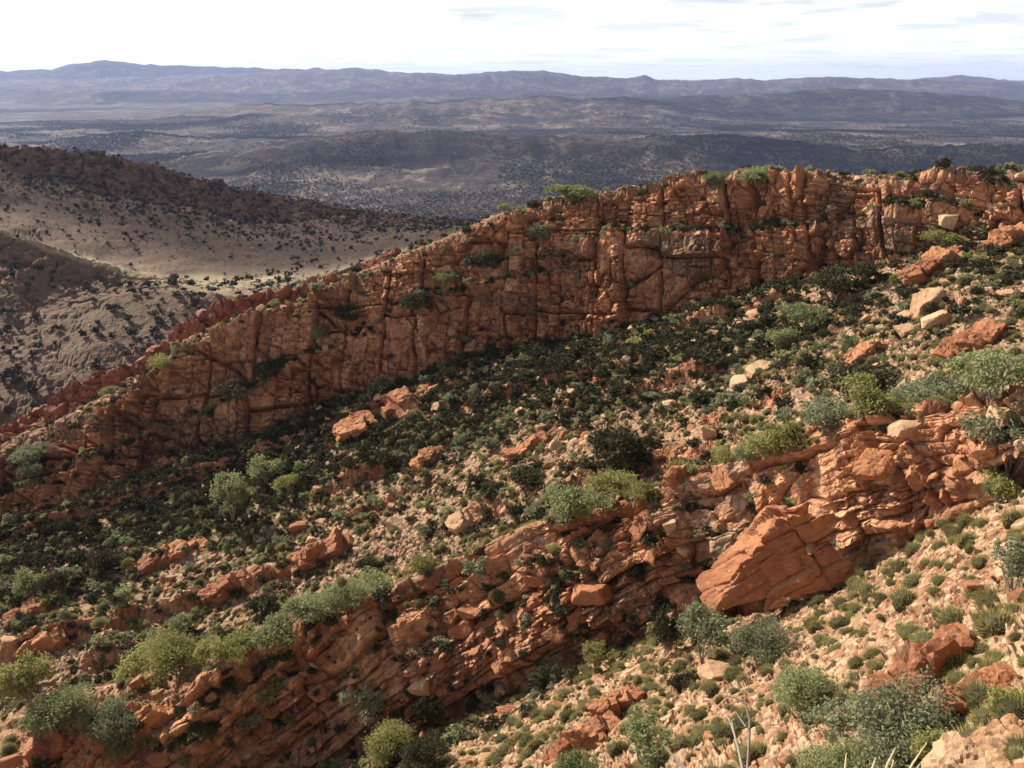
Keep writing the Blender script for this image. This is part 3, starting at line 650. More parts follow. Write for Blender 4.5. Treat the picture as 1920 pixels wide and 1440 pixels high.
def tussock(seed, n=620):
    r = np.random.default_rng(seed); V, F = ICO[2]
    cV = V * np.array([.38, .38, .33]) * (1 + fbm(V * 3 + seed, .7, 2, seed)[:, None] * .12); cV = cV.copy(); cV[:, 2] += .05
    th = r.uniform(0, 2 * math.pi, n); ph = np.arccos(r.uniform(-.05, 1, n))
    d = np.stack([np.sin(ph) * np.cos(th), np.sin(ph) * np.sin(th), np.cos(ph)], -1)
    base = d * np.array([.27, .27, .20]); L = r.uniform(.20, .30, (n, 1)); tip = base + (d + r.normal(0, .14, (n, 3)) + [0, 0, .12]) * L
    s = np.cross(d, r.normal(0, 1, (n, 3))); s /= np.linalg.norm(s, axis=1, keepdims=True); w = .019
    BV = np.stack([base - s * w, base + s * w, tip], 1).reshape(-1, 3); BF = np.arange(3 * n).reshape(-1, 3)
    Vv, Ff = join([(cV, F), (BV, BF)]); mi = np.concatenate([np.ones(len(F)), np.zeros(len(BF))])
    return Vv, Ff, mi
TUS = []
for k in range(6):
    V, F, mi = tussock(900 + k); TUS.append(mesh_np('spinifex_tussock', V, F, [M_spin, M_spincore], mi=mi))
HERO = {}
CRW = {}
for st in ('round', 'tree', 'low', 'sparse'):
    for k in range(3):
        (lv, lf), (sv, sf) = crown(1000 + k * 17 + len(st) * 5, st, nclump={'round': 85, 'tree': 75, 'low': 70, 'sparse': 60}[st], nleaf=44 if st != 'sparse' else 30)
        stem = mesh_np('stem', sv, sf, [M_bark])
        for colr in LEAF: CRW[st, k, colr] = (mesh_np('crown', lv, lf, [LEAF[colr]]), stem)
for k in range(3):
    (lv, lf), (sv, sf) = crown(1100 + k * 13, 'round', nclump=190, nleaf=60, leaf=0.019); stem = mesh_np('stem', sv, sf, [M_bark])
    for colr in LEAF: HERO[k, colr] = (mesh_np('crown', lv, lf, [LEAF[colr]]), stem)
SMALL = {}
for k in range(3):                                       # lighter meshes for shrubs a few pixels wide
    for colr in LEAF:
        (lv, lf), _ = crown(1200 + k, 'round', nclump=34, nleaf=11, leaf=0.085); SMALL[k, colr] = mesh_np('small_shrub', lv, lf, [LEAF[colr]])
STN = [mesh_np('stone', *stone(1300 + k, (.5, .36 + .1 * (k % 3), .16 + .06 * (k % 4)), 3), [M_pale if k % 3 else M_rock2]) for k in range(12)]
def rough_stone(seed, dims):
    V, F = stone(seed, dims, 4, 6, .05); d = bricks(V + seed, (.34, .3, .11), MB, seed, .018, .05, .03, .02)[0]
    return V + V / np.linalg.norm(V, axis=1, keepdims=True) * d[:, None], F
BLK = [mesh_np('rock_block', *rough_stone(1400 + k, (.5, .36 + .08 * (k % 3), .12 + .09 * (k % 3))), [M_rock2]) for k in range(12)]
print('shapes', round(time.time() - T0, 1))

def hexblock(c8, seed, nx=44, nz=30, ny=16, amp=1.0, M=MB):
    """a big slab given by its eight corners: front bottom-left, top-left, top-right, bottom-right, then the same four at the back"""
    c = np.array([ray(a, b) * d for a, b, d in c8]); f, bk = c[:4], c[4:]
    def patch(p00, p01, p11, p10, n, m):
        u, v = np.meshgrid(np.linspace(0, 1, n), np.linspace(0, 1, m), indexing='ij'); u, v = u[..., None], v[..., None]
        V = (p00 * (1 - u) * (1 - v) + p01 * (1 - u) * v + p10 * u * (1 - v) + p11 * u * v).reshape(-1, 3)
        return V, grid_faces(n, m)
    fb, bb = f, bk
    parts = [patch(f[0], f[1], f[2], f[3], nx, nz), patch(bk[0], bk[1], f[1], f[0], ny, nz), patch(f[1], bk[1], bk[2], f[2], nx, ny),
             patch(f[3], f[2], bk[2], bk[3], ny, nz), patch(bk[0], f[0], f[3], bk[3], nx, ny)]
    V, F = join(parts); o = V - c.mean(0); o /= np.linalg.norm(o, axis=1, keepdims=True)
    d = fbm(V, 2.2, 4, seed) * .45 + bricks(V + fbm(V, 3, 2, seed)[:, None] * .4, (3.2, 2.4, 1.1), M, seed + 1, .24, .45, .30, .12)[0] \
        + bricks(V, (1.3, 1.0, .4), M, seed + 2, .045, .10, .05, .04)[0] + fbm(V, .35, 3, seed + 3) * .05
    return V + o * (d * amp)[:, None], F
SLABS = [
 ([(1338,1148,58.6),(1452,970,57),(1612,958,57),(1650,1088,58.2),(1302,1088,60),(1440,950,61),(1625,925,62),(1715,1030,62.5)], 'big smooth red slab with a sunlit left edge'),
 ([(1425,985,60),(1565,868,60),(1600,880,59),(1590,965,60),(1385,1005,62),(1545,852,64),(1600,862,64),(1600,950,64.5)], 'long tilted plate above the big slab'),
 ([(1640,905,60),(1655,832,58),(1690,838,58),(1690,905,60),(1615,890,61),(1640,826,60),(1680,828,60),(1690,880,61.5)], None),
 ([(1660,985,57.5),(1690,898,56),(1752,900,55.5),(1742,965,57.5),(1640,962,60),(1688,890,59),(1750,888,59),(1760,940,60.5)], None),
 ([(1725,872,58),(1722,830,56),(1790,838,55.5),(1785,868,58),(1715,860,60),(1718,826,59),(1790,828,59),(1795,860,60.5)], None),
 ([(1480,905,62),(1530,838,61),(1575,832,61),(1545,885,62.5),(1465,895,63),(1515,830,64),(1570,824,64),(1560,870,64.5)], None),
 ([(1380,985,64),(1480,905,62),(1500,925,61),(1420,1000,63),(1370,970,65),(1470,895,65),(1500,905,65),(1440,985,65.5)], None),
 ([(1465,930,63),(1440,865,62),(1400,880,63),(1395,945,64),(1465,915,64),(1445,856,65),(1400,870,66),(1390,930,66.5)], None),
 ([(970,1205,73),(1036,1090,73),(1062,1105,72),(1050,1215,72),(955,1190,74),(1025,1082,75),(1060,1092,75),(1050,1190,74.5)], None),
 ([(735,1318,79),(790,1225,78),(815,1240,77),(800,1325,78.5),(722,1305,80),(780,1218,80),(812,1228,80),(800,1300,80.5)], None),
 ([(838,1180,79),(832,1165,77),(882,1168,76.5),(880,1188,79),(835,1172,81),(830,1160,80),(878,1158,79),(880,1175,80.5)], None),
 ([(605,1212,83),(600,1165,81),(690,1178,80),(680,1225,82),(602,1200,85),(600,1160,84),(690,1160,84),(690,1205,85.5)], None),
 ([(1280,965,68),(1285,905,67),(1335,890,66),(1330,955,68),(1270,955,70),(1282,898,70),(1332,880,70),(1340,940,70.5)], None),
 ([(1075,1012,76),(1080,960,75),(1115,965,74),(1115,1010,76),(1068,1005,78),(1078,954,78),(1112,956,78),(1120,1000,78.5)], None),
]
for k, (c8, lab) in enumerate(SLABS):
    V, F = hexblock(c8, 2100 + k * 7, *((70, 54, 24) if k == 0 else (34, 26, 12)), amp=1.0 if k < 2 else .6)
    o = obj('rock_slab' if k < 2 else 'rock_block', mesh_np('rock_slab', V, F, [M_rock2], {'tone': np.full(len(V), .3)}), ridge, label=lab)
# ------------------------------------------------------------------ scattering
def gn_stuff(name, P, rot, scl, var, sources, label):
    me = bpy.data.meshes.new(name); me.vertices.add(len(P)); me.vertices.foreach_set('co', np.ascontiguousarray(P, np.float32).ravel())
    for a, v in (('rot', rot), ('scl', scl)):
        at = me.attributes.new(a, 'FLOAT_VECTOR', 'POINT'); at.data.foreach_set('vector', np.ascontiguousarray(v, np.float32).ravel())
    at = me.attributes.new('var', 'INT', 'POINT'); at.data.foreach_set('value', np.ascontiguousarray(var, np.int32))
    o = obj(name, me, kind='stuff', label=label)
    ng = bpy.data.node_groups.new(name, 'GeometryNodeTree')
    ng.interface.new_socket('Geometry', in_out='INPUT', socket_type='NodeSocketGeometry'); ng.interface.new_socket('Geometry', in_out='OUTPUT', socket_type='NodeSocketGeometry')
    gi = ng.nodes.new('NodeGroupInput'); go = ng.nodes.new('NodeGroupOutput'); jn = ng.nodes.new('GeometryNodeJoinGeometry')
    def at(nm, ty):
        n = ng.nodes.new('GeometryNodeInputNamedAttribute'); n.data_type = ty; n.inputs[0].default_value = nm; return n.outputs[0]
    ar, as_, av = at('rot', 'FLOAT_VECTOR'), at('scl', 'FLOAT_VECTOR'), at('var', 'INT')
    for i, so in enumerate(sources):
        cmp_ = ng.nodes.new('FunctionNodeCompare'); cmp_.data_type = 'INT'; cmp_.operation = 'EQUAL'
        ng.links.new(av, cmp_.inputs[2]); cmp_.inputs[3].default_value = i
        oi = ng.nodes.new('GeometryNodeObjectInfo'); oi.inputs['Object'].default_value = so; oi.transform_space = 'ORIGINAL'
        ip = ng.nodes.new('GeometryNodeInstanceOnPoints')
        ng.links.new(gi.outputs[0], ip.inputs['Points']); ng.links.new(cmp_.outputs[0], ip.inputs['Selection']); ng.links.new(oi.outputs['Geometry'], ip.inputs['Instance'])
        ng.links.new(ar, ip.inputs['Rotation']); ng.links.new(as_, ip.inputs['Scale']); ng.links.new(ip.outputs[0], jn.inputs[0])
    ng.links.new(jn.outputs[0], go.inputs[0]); md = o.modifiers.new('scatter', 'NODES'); md.node_group = ng
    return o
CA = np.linalg.norm(np.cross(np.gradient(G, axis=0), np.gradient(G, axis=1)), axis=-1).ravel()
RZ = np.broadcast_to(zone[:, None], (NR, NC)).ravel(); RZr = np.repeat(np.arange(NR), NC)
slope = np.abs(blur(NV.reshape(NR, NC, 3), 3).reshape(-1, 3)[:, 2])
PX0 = np.broadcast_to(PX[None], (NR, NC)).ravel(); PY0 = basePY.ravel()
below_cliff = PY0 - np.interp(PX0, PX, basA)
patch = fbm(VX.astype(float), 9, 3, 401)
GT, DT = G.reshape(-1, 3), None
INF = np.where((PX0 > -450) & (PX0 < 2350) & (RZr > 22), 1.0, .3)
def sample(dens, n, seed):
    n = int(n * 1.12); r = np.random.default_rng(seed); w = CA * INF * np.maximum(dens, 0); w[RZr >= NR - 1] = 0; w /= w.sum()
    i = np.searchsorted(np.cumsum(w), r.random(n)); i = np.clip(i, 0, len(w) - NC - 2)
    a, b = r.random((2, n, 1)); p = GT[i] * (1 - a) * (1 - b) + GT[i + 1] * a * (1 - b) + GT[i + NC] * (1 - a) * b + GT[i + NC + 1] * a * b
    return p, i
def thin(p, rad, seed=0):
    """drop points that fall in an occupied cell of a plan grid"""
    k = np.floor(p[:, :2] / rad).astype(np.int64); key = k[:, 0] * 100003 + k[:, 1]; _, u = np.unique(key, return_index=True); return np.sort(u)
isz = lambda *z: np.isin(RZ, z)
Z = {z: isz(z) for z in ('fg', 'B', 'Btop', 'Bback', 'gul', 'skirt', 'A', 'Aled', 'Atop', 'Aback')}
soil = (1 - np.clip(rockv * 1.3, 0, 1))

p, i = sample(Z['B'] * (0.4 + sstep(fbm(VX.astype(float), 7, 3, 421), -.1, .3)), 420, 31); vz = visible(p); p, i = p[vz][:95], i[vz][:95]
r = np.random.default_rng(32)
for k in range(len(p)):
    o = obj('rock_block', BLK[k % 12], ridge); sz_ = r.uniform(.7, 2.2); o.location = p[k] + NV[i[k]] * .05
    o.rotation_euler = (R(18 + r.normal(0, 14)), R(-30 + r.normal(0, 18)), R(25 + r.normal(0, 25))); o.scale = (sz_, sz_ * r.uniform(.7, 1.1), sz_ * r.uniform(.5, 1.1))

def zone_phrase(px, py, d, dark=''):
    if d > 190: return 'on the slope behind the cliff'
    bA = np.interp(px, PX, basA); sA = np.interp(px, PX, silA); sB = np.interp(px, PX, silB); bB = np.interp(px, PX, basB)
    if py < sA + 45 and py < bA: return 'along the crest of the red cliff'
    if py < bA: return 'on the ledges of the red cliff'
    if py < bA + 0.38 * (sB - bA): return 'in the shade under the red cliff'
    if py < sB: return 'on the gully floor between cliff and ridge'
    if py < bB: return 'on the broken orange ridge'
    return 'on the near slope below the orange ridge' if px < 1350 else 'on the near stony slope at lower right'

def scatter_kind(kname, P, size, rot, scl3, var, meshes, category, adj, n_ind, stuffname, stufflabel, parts=None, sink=0.0):
    """the ones that show largest become objects of their own, the rest one mass"""
    vis = visible(P + np.array([0, 0, .3]) * size[:, None]); x, y, d = project(P)
    app = size / d * FPX * vis
    order = np.argsort(-app); ind = order[:n_ind]; ind = ind[app[ind] > 0]
    first = {}
    for j in ind:
        v = int(var[j]); zp = zone_phrase(x[j], y[j], d[j])
        me = meshes[v]
        if parts:
            o = obj(kname, None); cr = obj('crown', parts[v][0], o); obj('stem', parts[v][1], o); src = cr
        else: o = obj(kname, me); src = o
        o.location = P[j]; o.rotation_euler = rot[j]; o.scale = scl3[j]
        tag(o, '%s %s' % (adj[v % len(adj)], zp), category, '%s %s' % ({'spinifex': 'spinifex hummocks'}.get(category, category + 's'), zp))
        first.setdefault(v, src)
    rest = np.setdiff1d(np.arange(len(P)), ind)
    vs = sorted(first); 
    if len(rest) and vs:
        keep = np.isin(var[rest], vs); rest = rest[keep]; remap = np.array([vs.index(v) if v in first else 0 for v in range(max(vs) + 1)])
        gn_stuff(stuffname, P[rest], rot[rest], scl3[rest], remap[var[rest]], [first[v] for v in vs], stufflabel)
    print(kname, len(ind), len(rest))

# spinifex hummocks
dens = (Z['fg'] * 1.0 + Z['gul'] * (1.3 + .8 * sstep(PX0, 1380, 1560)) * np.clip(.35 + below_cliff / 160, 0.1, 1) + Z['Btop'] * 1.1 + Z['Bback'] * 1.1 + Z['Aback'] * .3 + Z['Atop'] * .4) * np.clip(soil + .12, 0, 1) * sstep(slope, .35, .6) * np.clip(.7 + patch * 2.2, .05, 2.5) \
    + Z['B'] * 0.14 * sstep(slope, .4, .7) + Z['A'] * 0.04 * sstep(slope, .4, .7) + Z['Aled'] * .3
p, i = sample(dens, 60000, 1); u = thin(p, 0.62); p = p[u]; r = np.random.default_rng(2)
r.shuffle(p); p = p[:19000]; n = len(p)
sz = r.uniform(.4, 1.0, n) ** 1.5 * 1.3; sz[r.random(n) < .4] *= .55
rot = np.stack([r.normal(0, .12, n), r.normal(0, .12, n), r.uniform(0, 6.28, n)], -1)
scl = sz[:, None] * np.stack([r.uniform(.75, 1.3, n), r.uniform(.75, 1.3, n), r.uniform(.65, 1.35, n)], -1)
scatter_kind('spinifex_tussock', p - [0, 0, .04], sz, rot, scl, r.integers(0, 6, n), TUS, 'spinifex', ['rounded olive spinifex hummock', 'small spiky grey-green spinifex hummock'], 300,
             'spinifex_tussocks', 'hundreds of small round spinifex hummocks dotted over the slopes')

# loose stones
dens = (Z['fg'] * 1.0 + Z['gul'] * .8 + Z['Btop'] * .6 + Z['Atop'] * .7 + Z['Aback'] * .4 + Z['Aled']) * np.clip(.7 + patch[::-1] * 1.2, .1, 2) + Z['B'] * .8 + Z['A'] * .05 + Z['skirt'] * 2
zn_ = Z['gul'] * sstep(PX0, 950, 1100) * (1 - sstep(PX0, 1420, 1500)) * (below_cliff < 260); dens *= sstep(slope, .2, .5) * (1 + 1.6 * zn_)
p, i = sample(dens, 16000, 5); r = np.random.default_rng(6); n = len(p)
sz = .16 * r.pareto(2.4, n) + .16; sz = np.minimum(sz, 2.2); far = np.linalg.norm(p, axis=1); sz *= np.clip(far / 70, .6, 1.7) * (1 + .5 * zn_[i]); sz = np.minimum(sz, np.where(np.isin(RZ[i], ['gul', 'Aback', 'Atop']), 1.7, 2.4))
rot = np.stack([r.normal(0, .35, n), r.normal(-.25, .35, n), r.uniform(0, 6.28, n)], -1); scl = sz[:, None] * r.uniform(.7, 1.3, (n, 3))
scatter_kind('boulder', p, sz, rot, scl, r.integers(0, 12, n), STN, 'rock', ['pale flat-sided boulder lying', 'angular sandy stone lying', 'squarish reddish rock lying'], 300,
             'loose_stones', 'loose angular stones and rubble strewn over the slopes')

# shrubs too small to name one by one
dens = Z['gul'] * (1 - .85 * sstep(PX0, 1380, 1540)) * (np.clip(1.5 - below_cliff / 140, .07, 1.3)) * (.5 + np.clip(patch * 2 + .3, 0, 1.5)) + Z['Aled'] * .3 + Z['A'] * .10 * sstep(slope, .3, .6) * sstep(patch, 0, .2) + Z['fg'] * .05 + Z['B'] * .05 + Z['Atop'] * .02 + Z['Aback'] * .03 + Z['skirt'] * 1.5
p, i = sample(dens, 20000, 9); u = thin(p, 0.75); p = p[u]; r = np.random.default_rng(10); n = len(p)
sz = r.uniform(.65, 1.55, n); sz[r.random(n) < .10] *= 1.7
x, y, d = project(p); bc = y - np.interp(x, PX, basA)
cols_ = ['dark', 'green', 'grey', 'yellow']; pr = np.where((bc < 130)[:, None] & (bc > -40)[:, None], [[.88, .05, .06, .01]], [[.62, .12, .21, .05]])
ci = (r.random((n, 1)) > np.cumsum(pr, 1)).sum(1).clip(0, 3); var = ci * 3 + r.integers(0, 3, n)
rot = np.stack([r.normal(0, .1, n), r.normal(0, .1, n), r.uniform(0, 6.28, n)], -1); scl = sz[:, None] * r.uniform(.8, 1.2, (n, 3))
keep = (d > 66) | (~np.isin(RZ[i[u]], ['fg'])) & (d > 60); p, sz, rot, scl, var = p[keep], sz[keep], rot[keep], scl[keep], var[keep]
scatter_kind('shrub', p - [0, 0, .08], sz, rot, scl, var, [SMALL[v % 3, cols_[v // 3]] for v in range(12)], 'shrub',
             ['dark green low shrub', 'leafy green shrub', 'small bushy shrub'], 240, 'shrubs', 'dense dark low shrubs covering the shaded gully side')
print('scatter', round(time.time() - T0, 1))

# ------------------------------------------------------------------ single shrubs and trees, each where the photograph has it
SH = [  # px, foot py, width px, height px, style, colour, label
 (1858,748,125,75,'round','green','large bright green bush on the ridge top at far right'),
 (1780,752,80,34,'low','grey','low grey-green bush left of the big bush at the ridge top end'),
 (1702,760,60,26,'low','grey','low grey bush between the yellow one and the ridge top end'),
 (1605,785,95,62,'round','yellow','bright yellow-green domed bush on the ridge crest'),
 (1540,812,90,48,'round','grey','grey-green bush just left of the yellow-green domed bush'),
 (1475,838,75,34,'low','yellow','low yellow-green bush leading down from the domed bushes'),
 (1358,868,48,30,'round','yellow','small round yellow bush alone on the ridge crest'),
 (1060,980,90,70,'round','green','tall pale green bush, left one of the pair at mid ridge'),
 (1145,950,80,55,'tree','yellow','yellowish bush with bare stems, right of the tall pale green bush'),
 (1207,925,50,20,'low','yellow','flat yellow-green bush up-ridge of the mid ridge pair'),
 (797,1068,45,26,'round','yellow','small bright green bush on a lone spot of the ridge crest'),
 (582,1172,80,44,'round','green','green bush at the foot of the steep rock corner'),
 (650,1148,90,52,'round','green','feathery green bush leaning on the ridge above the rock corner'),
 (262,1282,70,52,'round','yellow','olive bush at the left end of the long hedge-like row'),
 (335,1262,95,52,'round','yellow','widest yellow-green bush in the middle of the long row'),
 (408,1240,55,46,'round','yellow','olive bush at the right end of the long row'),
 (60,1345,70,85,'tree','yellow','yellow-green small tree at the far left of the ridge'),
 (118,1372,95,72,'round','green','green bush beside the yellow small tree'),
 (215,1400,90,80,'round','grey','large grey-green bush below the lone red boulders'),
 (222,1420,50,46,'round','green','small vivid green bush under the large grey-green one'),
 (1893,900,130,115,'tree','grey','grey-green tree with bare pale twigs at the right edge'),
 (1870,938,60,40,'low','yellow','low olive bush under the grey-green tree at the right edge'),
 (1315,1242,90,95,'tree','grey','tall grey-green shrub left of the dark slab foot'),
 (1250,1225,52,80,'round','dark','dark olive shrub with a yellow top beside the tall grey shrub'),
 (1308,1165,50,48,'round','green','bright green shrub against the left corner of the big slab'),
 (1427,1242,95,78,'round','grey','rounded grey-green shrub below the big slab'),
 (1495,1340,105,90,'round','green','large olive-green shrub in the middle of the near slope'),
 (1578,1400,105,80,'sparse','grey','open grey-green shrub left of the biggest shrub'),
 (1697,1430,170,122,'round','grey','biggest green shrub of the near slope'),
 (1112,1260,58,60,'sparse','yellow','pale olive shrub at the foot of the broken ridge'),
 (1027,1285,56,48,'round','dark','dark shrub in the shade at the ridge foot'),
 (690,1355,68,66,'sparse','grey','grey shrub in the dark hollow of the ridge'),
 (805,1350,50,34,'low','dark','low dark shrub right of the grey shrub in the hollow'),
 (735,1425,90,72,'round','yellow','yellow-green shrub below the hollow of the ridge'),
 (800,1440,80,60,'round','dark','dark leafy shrub at the bottom edge below the hollow'),
 (1895,1105,95,85,'sparse','grey','silvery shrub at the right edge above the small outcrops'),
 (1210,1430,100,75,'sparse','green','olive shrub at the bottom below the small red outcrop'),
 (1570,1470,120,75,'round','green','green shrub cut by the bottom edge'),
 (1650,1465,70,60,'low','green','low green bush between bottom edge and the biggest shrub'),
 (1085,1460,70,60,'round','green','bush cut by the bottom edge near the middle'),
 (1270,1300,48,40,'round','dark','small dark shrub below the dark olive shrub'),
 (1750,1440,70,60,'round','yellow','olive shrub hugging the right side of the biggest shrub'),
 (1885,1350,75,55,'low','yellow','yellow-green mound at the right edge over the near ledge'),
 (438,975,62,85,'tree','green','lone tall green tree in the left part of the gully'),
 (500,900,56,44,'round','green','green bush above the lone tall gully tree'),
 (545,918,46,34,'round','yellow','yellow-green bush right of the lone tall gully tree'),
 (1590,745,95,72,'round','dark','dark green thicket behind the ridge crest'),
 (1150,900,115,95,'round','dark','broad dark green thicket in the middle of the gully'),
 (1190,860,70,50,'round','dark','dark bush on the upper edge of the broad thicket'),
 (985,915,60,40,'round','dark','dark bush left of the broad gully thicket'),
 (1560,560,80,52,'round','dark','dark green bush under the right part of the cliff'),
 (1625,530,60,40,'round','dark','dark bush up-slope from the bush under the cliff'),
 (1520,615,70,46,'round','green','green bush at the edge of shade and sun'),
 (1470,650,60,34,'low','green','low green bush where the sun reaches the upper gully'),
 (1770,470,55,34,'round','yellow','bright yellow-green bush on the cliff shoulder at right'),
 (1900,720,60,50,'round','green','green bush behind the big bush at the ridge top end'),
 (60,1120,46,46,'round','green','green bush at the left edge of the gully'),
 (112,1110,44,36,'round','dark','dark bush near the left edge of the gully'),
 (190,1065,50,36,'round','dark','dark bush on the left spinifex slope'),
 (690,1075,44,30,'round','dark','dark bush in the lower gully near the ridge'),
 (345,1190,50,40,'round','green','green bush in the dark gully bottom at left'),
 (480,1150,46,36,'round','dark','dark bush in the gully bottom below the tall tree'),
 (1075,374,82,26,'low','green','wide flat green bush on the cliff crest'),
 (1418,346,62,34,'round','green','dark round bush on the highest part of the cliff crest'),
 (1335,340,34,18,'low','green','small bush left of the dark round crest bush'),
 (940,396,22,14,'round','yellow','tiny yellow bush where the cliff crest starts to fall'),
 (1845,334,42,20,'round','dark','dark bush on the cliff crest at far right'),
 (303,694,34,30,'round','yellow','bright green bush on the falling crest at left'),
 (515,572,24,14,'round','green','little bush on the crest before the saddle'),
 (213,742,30,16,'low','green','low bush on the pale crest at left'),
 (845,530,44,26,'round','green','green bush on the ledge halfway up the cliff'),
 (905,510,64,36,'round','dark','dark bush filling the hollow of the cliff ledge'),
 (790,590,60,46,'round','dark','dark bush in the cleft below the ledge'),
 (1015,455,56,40,'round','grey','grey-green bush high on the cliff face'),
 (655,612,52,34,'round','dark','dark bush on the lower cliff ledge'),
 (605,640,34,28,'round','green','small pale bush above the free standing pillar'),
 (70,860,50,26,'round','grey','grey bush on the crest at the left edge'),
 (62,900,40,34,'round','grey','grey bush just under the crest at the left edge'),
 (500,705,60,30,'low','dark','dark scrub on the shelf in the left cliff'),
 (440,745,60,26,'low','dark','dark scrub in the deep notch of the left cliff'),
 (1438,850,80,40,'low','yellow','low yellow-green bush just up-ridge of the small round yellow one'),
 (1655,782,70,40,'round','yellow','olive bush right beside the bright domed bush'),
 (1745,764,80,44,'round','grey','soft grey-green bush midway along the top row'),
 (1400,862,56,26,'low','green','flat green bush low in the crest row'),
 (1290,898,50,22,'low','yellow','flat yellowish tuft bush where the crest flattens'),
 (700,1132,70,40,'round','green','bright feathery bush at the upper end of the leaning one'),
 (520,1200,80,28,'low','green','low green mat on the grassy shoulder'),
 (460,1218,70,26,'low','yellow','low olive mat on the grassy shoulder near the long row'),
]
rs = np.random.default_rng(77)
for k, (px, py, w, h, st, colr, lab) in enumerate(SH):
    P_, d_ = ground_at(px, py)
    if P_ is None: continue
    if k < 17 or k > 83: h = h * 1.2
    wm = w * d_ / FPX * 1.08; hm = h * d_ / FPX * 1.1
    cr, sm = HERO[k % 3, colr] if st == 'round' and w * h > 4500 and py > 1000 else CRW[st, k % 3, colr]
    nat = {'round': 0.78, 'tree': 1.1, 'low': 0.48, 'sparse': 0.86}[st]
    tree = st == 'tree'
    o = obj('small_tree' if tree else 'shrub', None); obj('crown', cr, o); obj('trunk' if tree else 'stem', sm, o)
    o.location = P_ - np.array([0, 0, 0.03 * hm]); o.rotation_euler = (0, 0, rs.uniform(0, 6.28)); s = wm / 0.95
    o.scale = (s, s, hm / nat * 1.05)
    tag(o, lab, 'tree' if tree else 'shrub')

# ------------------------------------------------------------------ single boulders
BO = [
 (1742,575,46,34,M_pale,'big pale boulder on the sunlit slope under the cliff end'),
 (1752,603,44,22,M_pale,'flat cream slab just below the big pale boulder'),
 (1692,812,44,26,M_pale,'cream slab leaning on top of the orange ridge'),
 (1340,1272,46,36,M_pale,'large cream slab between spinifex below the tall grey shrub'),
 (1308,1130,12,22,M_pale,'small white stone stuck in the bright green shrub'),
 (785,1293,30,28,M_pale,'bright white slab on the lower face of the orange ridge'),
 (1255,985,24,16,M_pale,'white boulder in the rubble of the orange ridge'),
 (868,1178,44,34,M_rock2,'squared orange boulder perched on the ridge face'),
 (828,1190,46,34,M_rock2,'cracked orange boulder beside the squared perched one'),
 (885,1148,48,18,M_rock2,'tilted orange block above the two perched boulders'),
 (1008,1092,50,22,M_rock2,'long orange block halfway up the middle of the ridge'),
 (1110,1120,60,40,M_rock2,'big block with a split in the middle of the ridge'),
 (262,1283,20,22,M_rock2,'square red boulder alone on the grassy shoulder'),
 (285,1276,28,24,M_rock2,'round-topped boulder right of the square red one'),
 (435,1228,36,20,M_rock2,'red rock at the end of the long bush row'),
 (1015,805,20,16,M_pale,'round pale boulder on the rock shelf in the gully'),
 (1425,700,44,26,M_pale,'pale tilted slab pair in the shade of the gully'),
 (1385,722,36,20,M_pale,'pale slab below the tilted slab pair'),
 (1325,815,30,22,M_pale,'white broken rock behind the ridge'),
 (1420,590,34,16,M_pale,'pale slab at the foot of the cliff'),
 (975,775,20,18,M_pale,'pale pointed rock left of the rock shelf'),
 (610,655,16,12,M_pale,'white block beside the pillar on the cliff'),
 (970,468,16,12,M_pale,'white stone high on the cliff'),
 (1775,420,26,22,M_pale,'pale slab fallen in the dark cleft of the cliff'),
 (1700,620,28,14,M_pale,'cream stone below the two pale boulders'),
 (1905,1120,28,18,M_rock2,'red-brown boulder by the silvery shrub'),
 (1830,1110,40,22,M_rock2,'red rock pile stone on the near slope'),
 (560,990,28,20,M_rock,'red boulder on the left gully slope'),
 (1250,1160,36,22,M_pale,'sandy boulder in the rubble left of the slab'),
 (1115,1235,20,12,M_pale,'thin pale slab standing in the ridge foot shade'),
]
for k, (px, py, w, h, m, lab) in enumerate(BO):
    P_, d_ = ground_at(px, py + 2)
    if P_ is None: continue
    wm = w * d_ / FPX; hm = h * d_ / FPX
    me = mesh_np('boulder', *stone(1500 + k, (wm * .56, wm * .45, hm * .5), 4, 6, .05 * wm), [m])
    o = obj('boulder', me); o.location = P_ + np.array([0, 0, hm * .25]); o.rotation_euler = (rs.normal(0, .15), rs.normal(-.2, .15), rs.uniform(-.5, .5))
    tag(o, lab, 'rock')

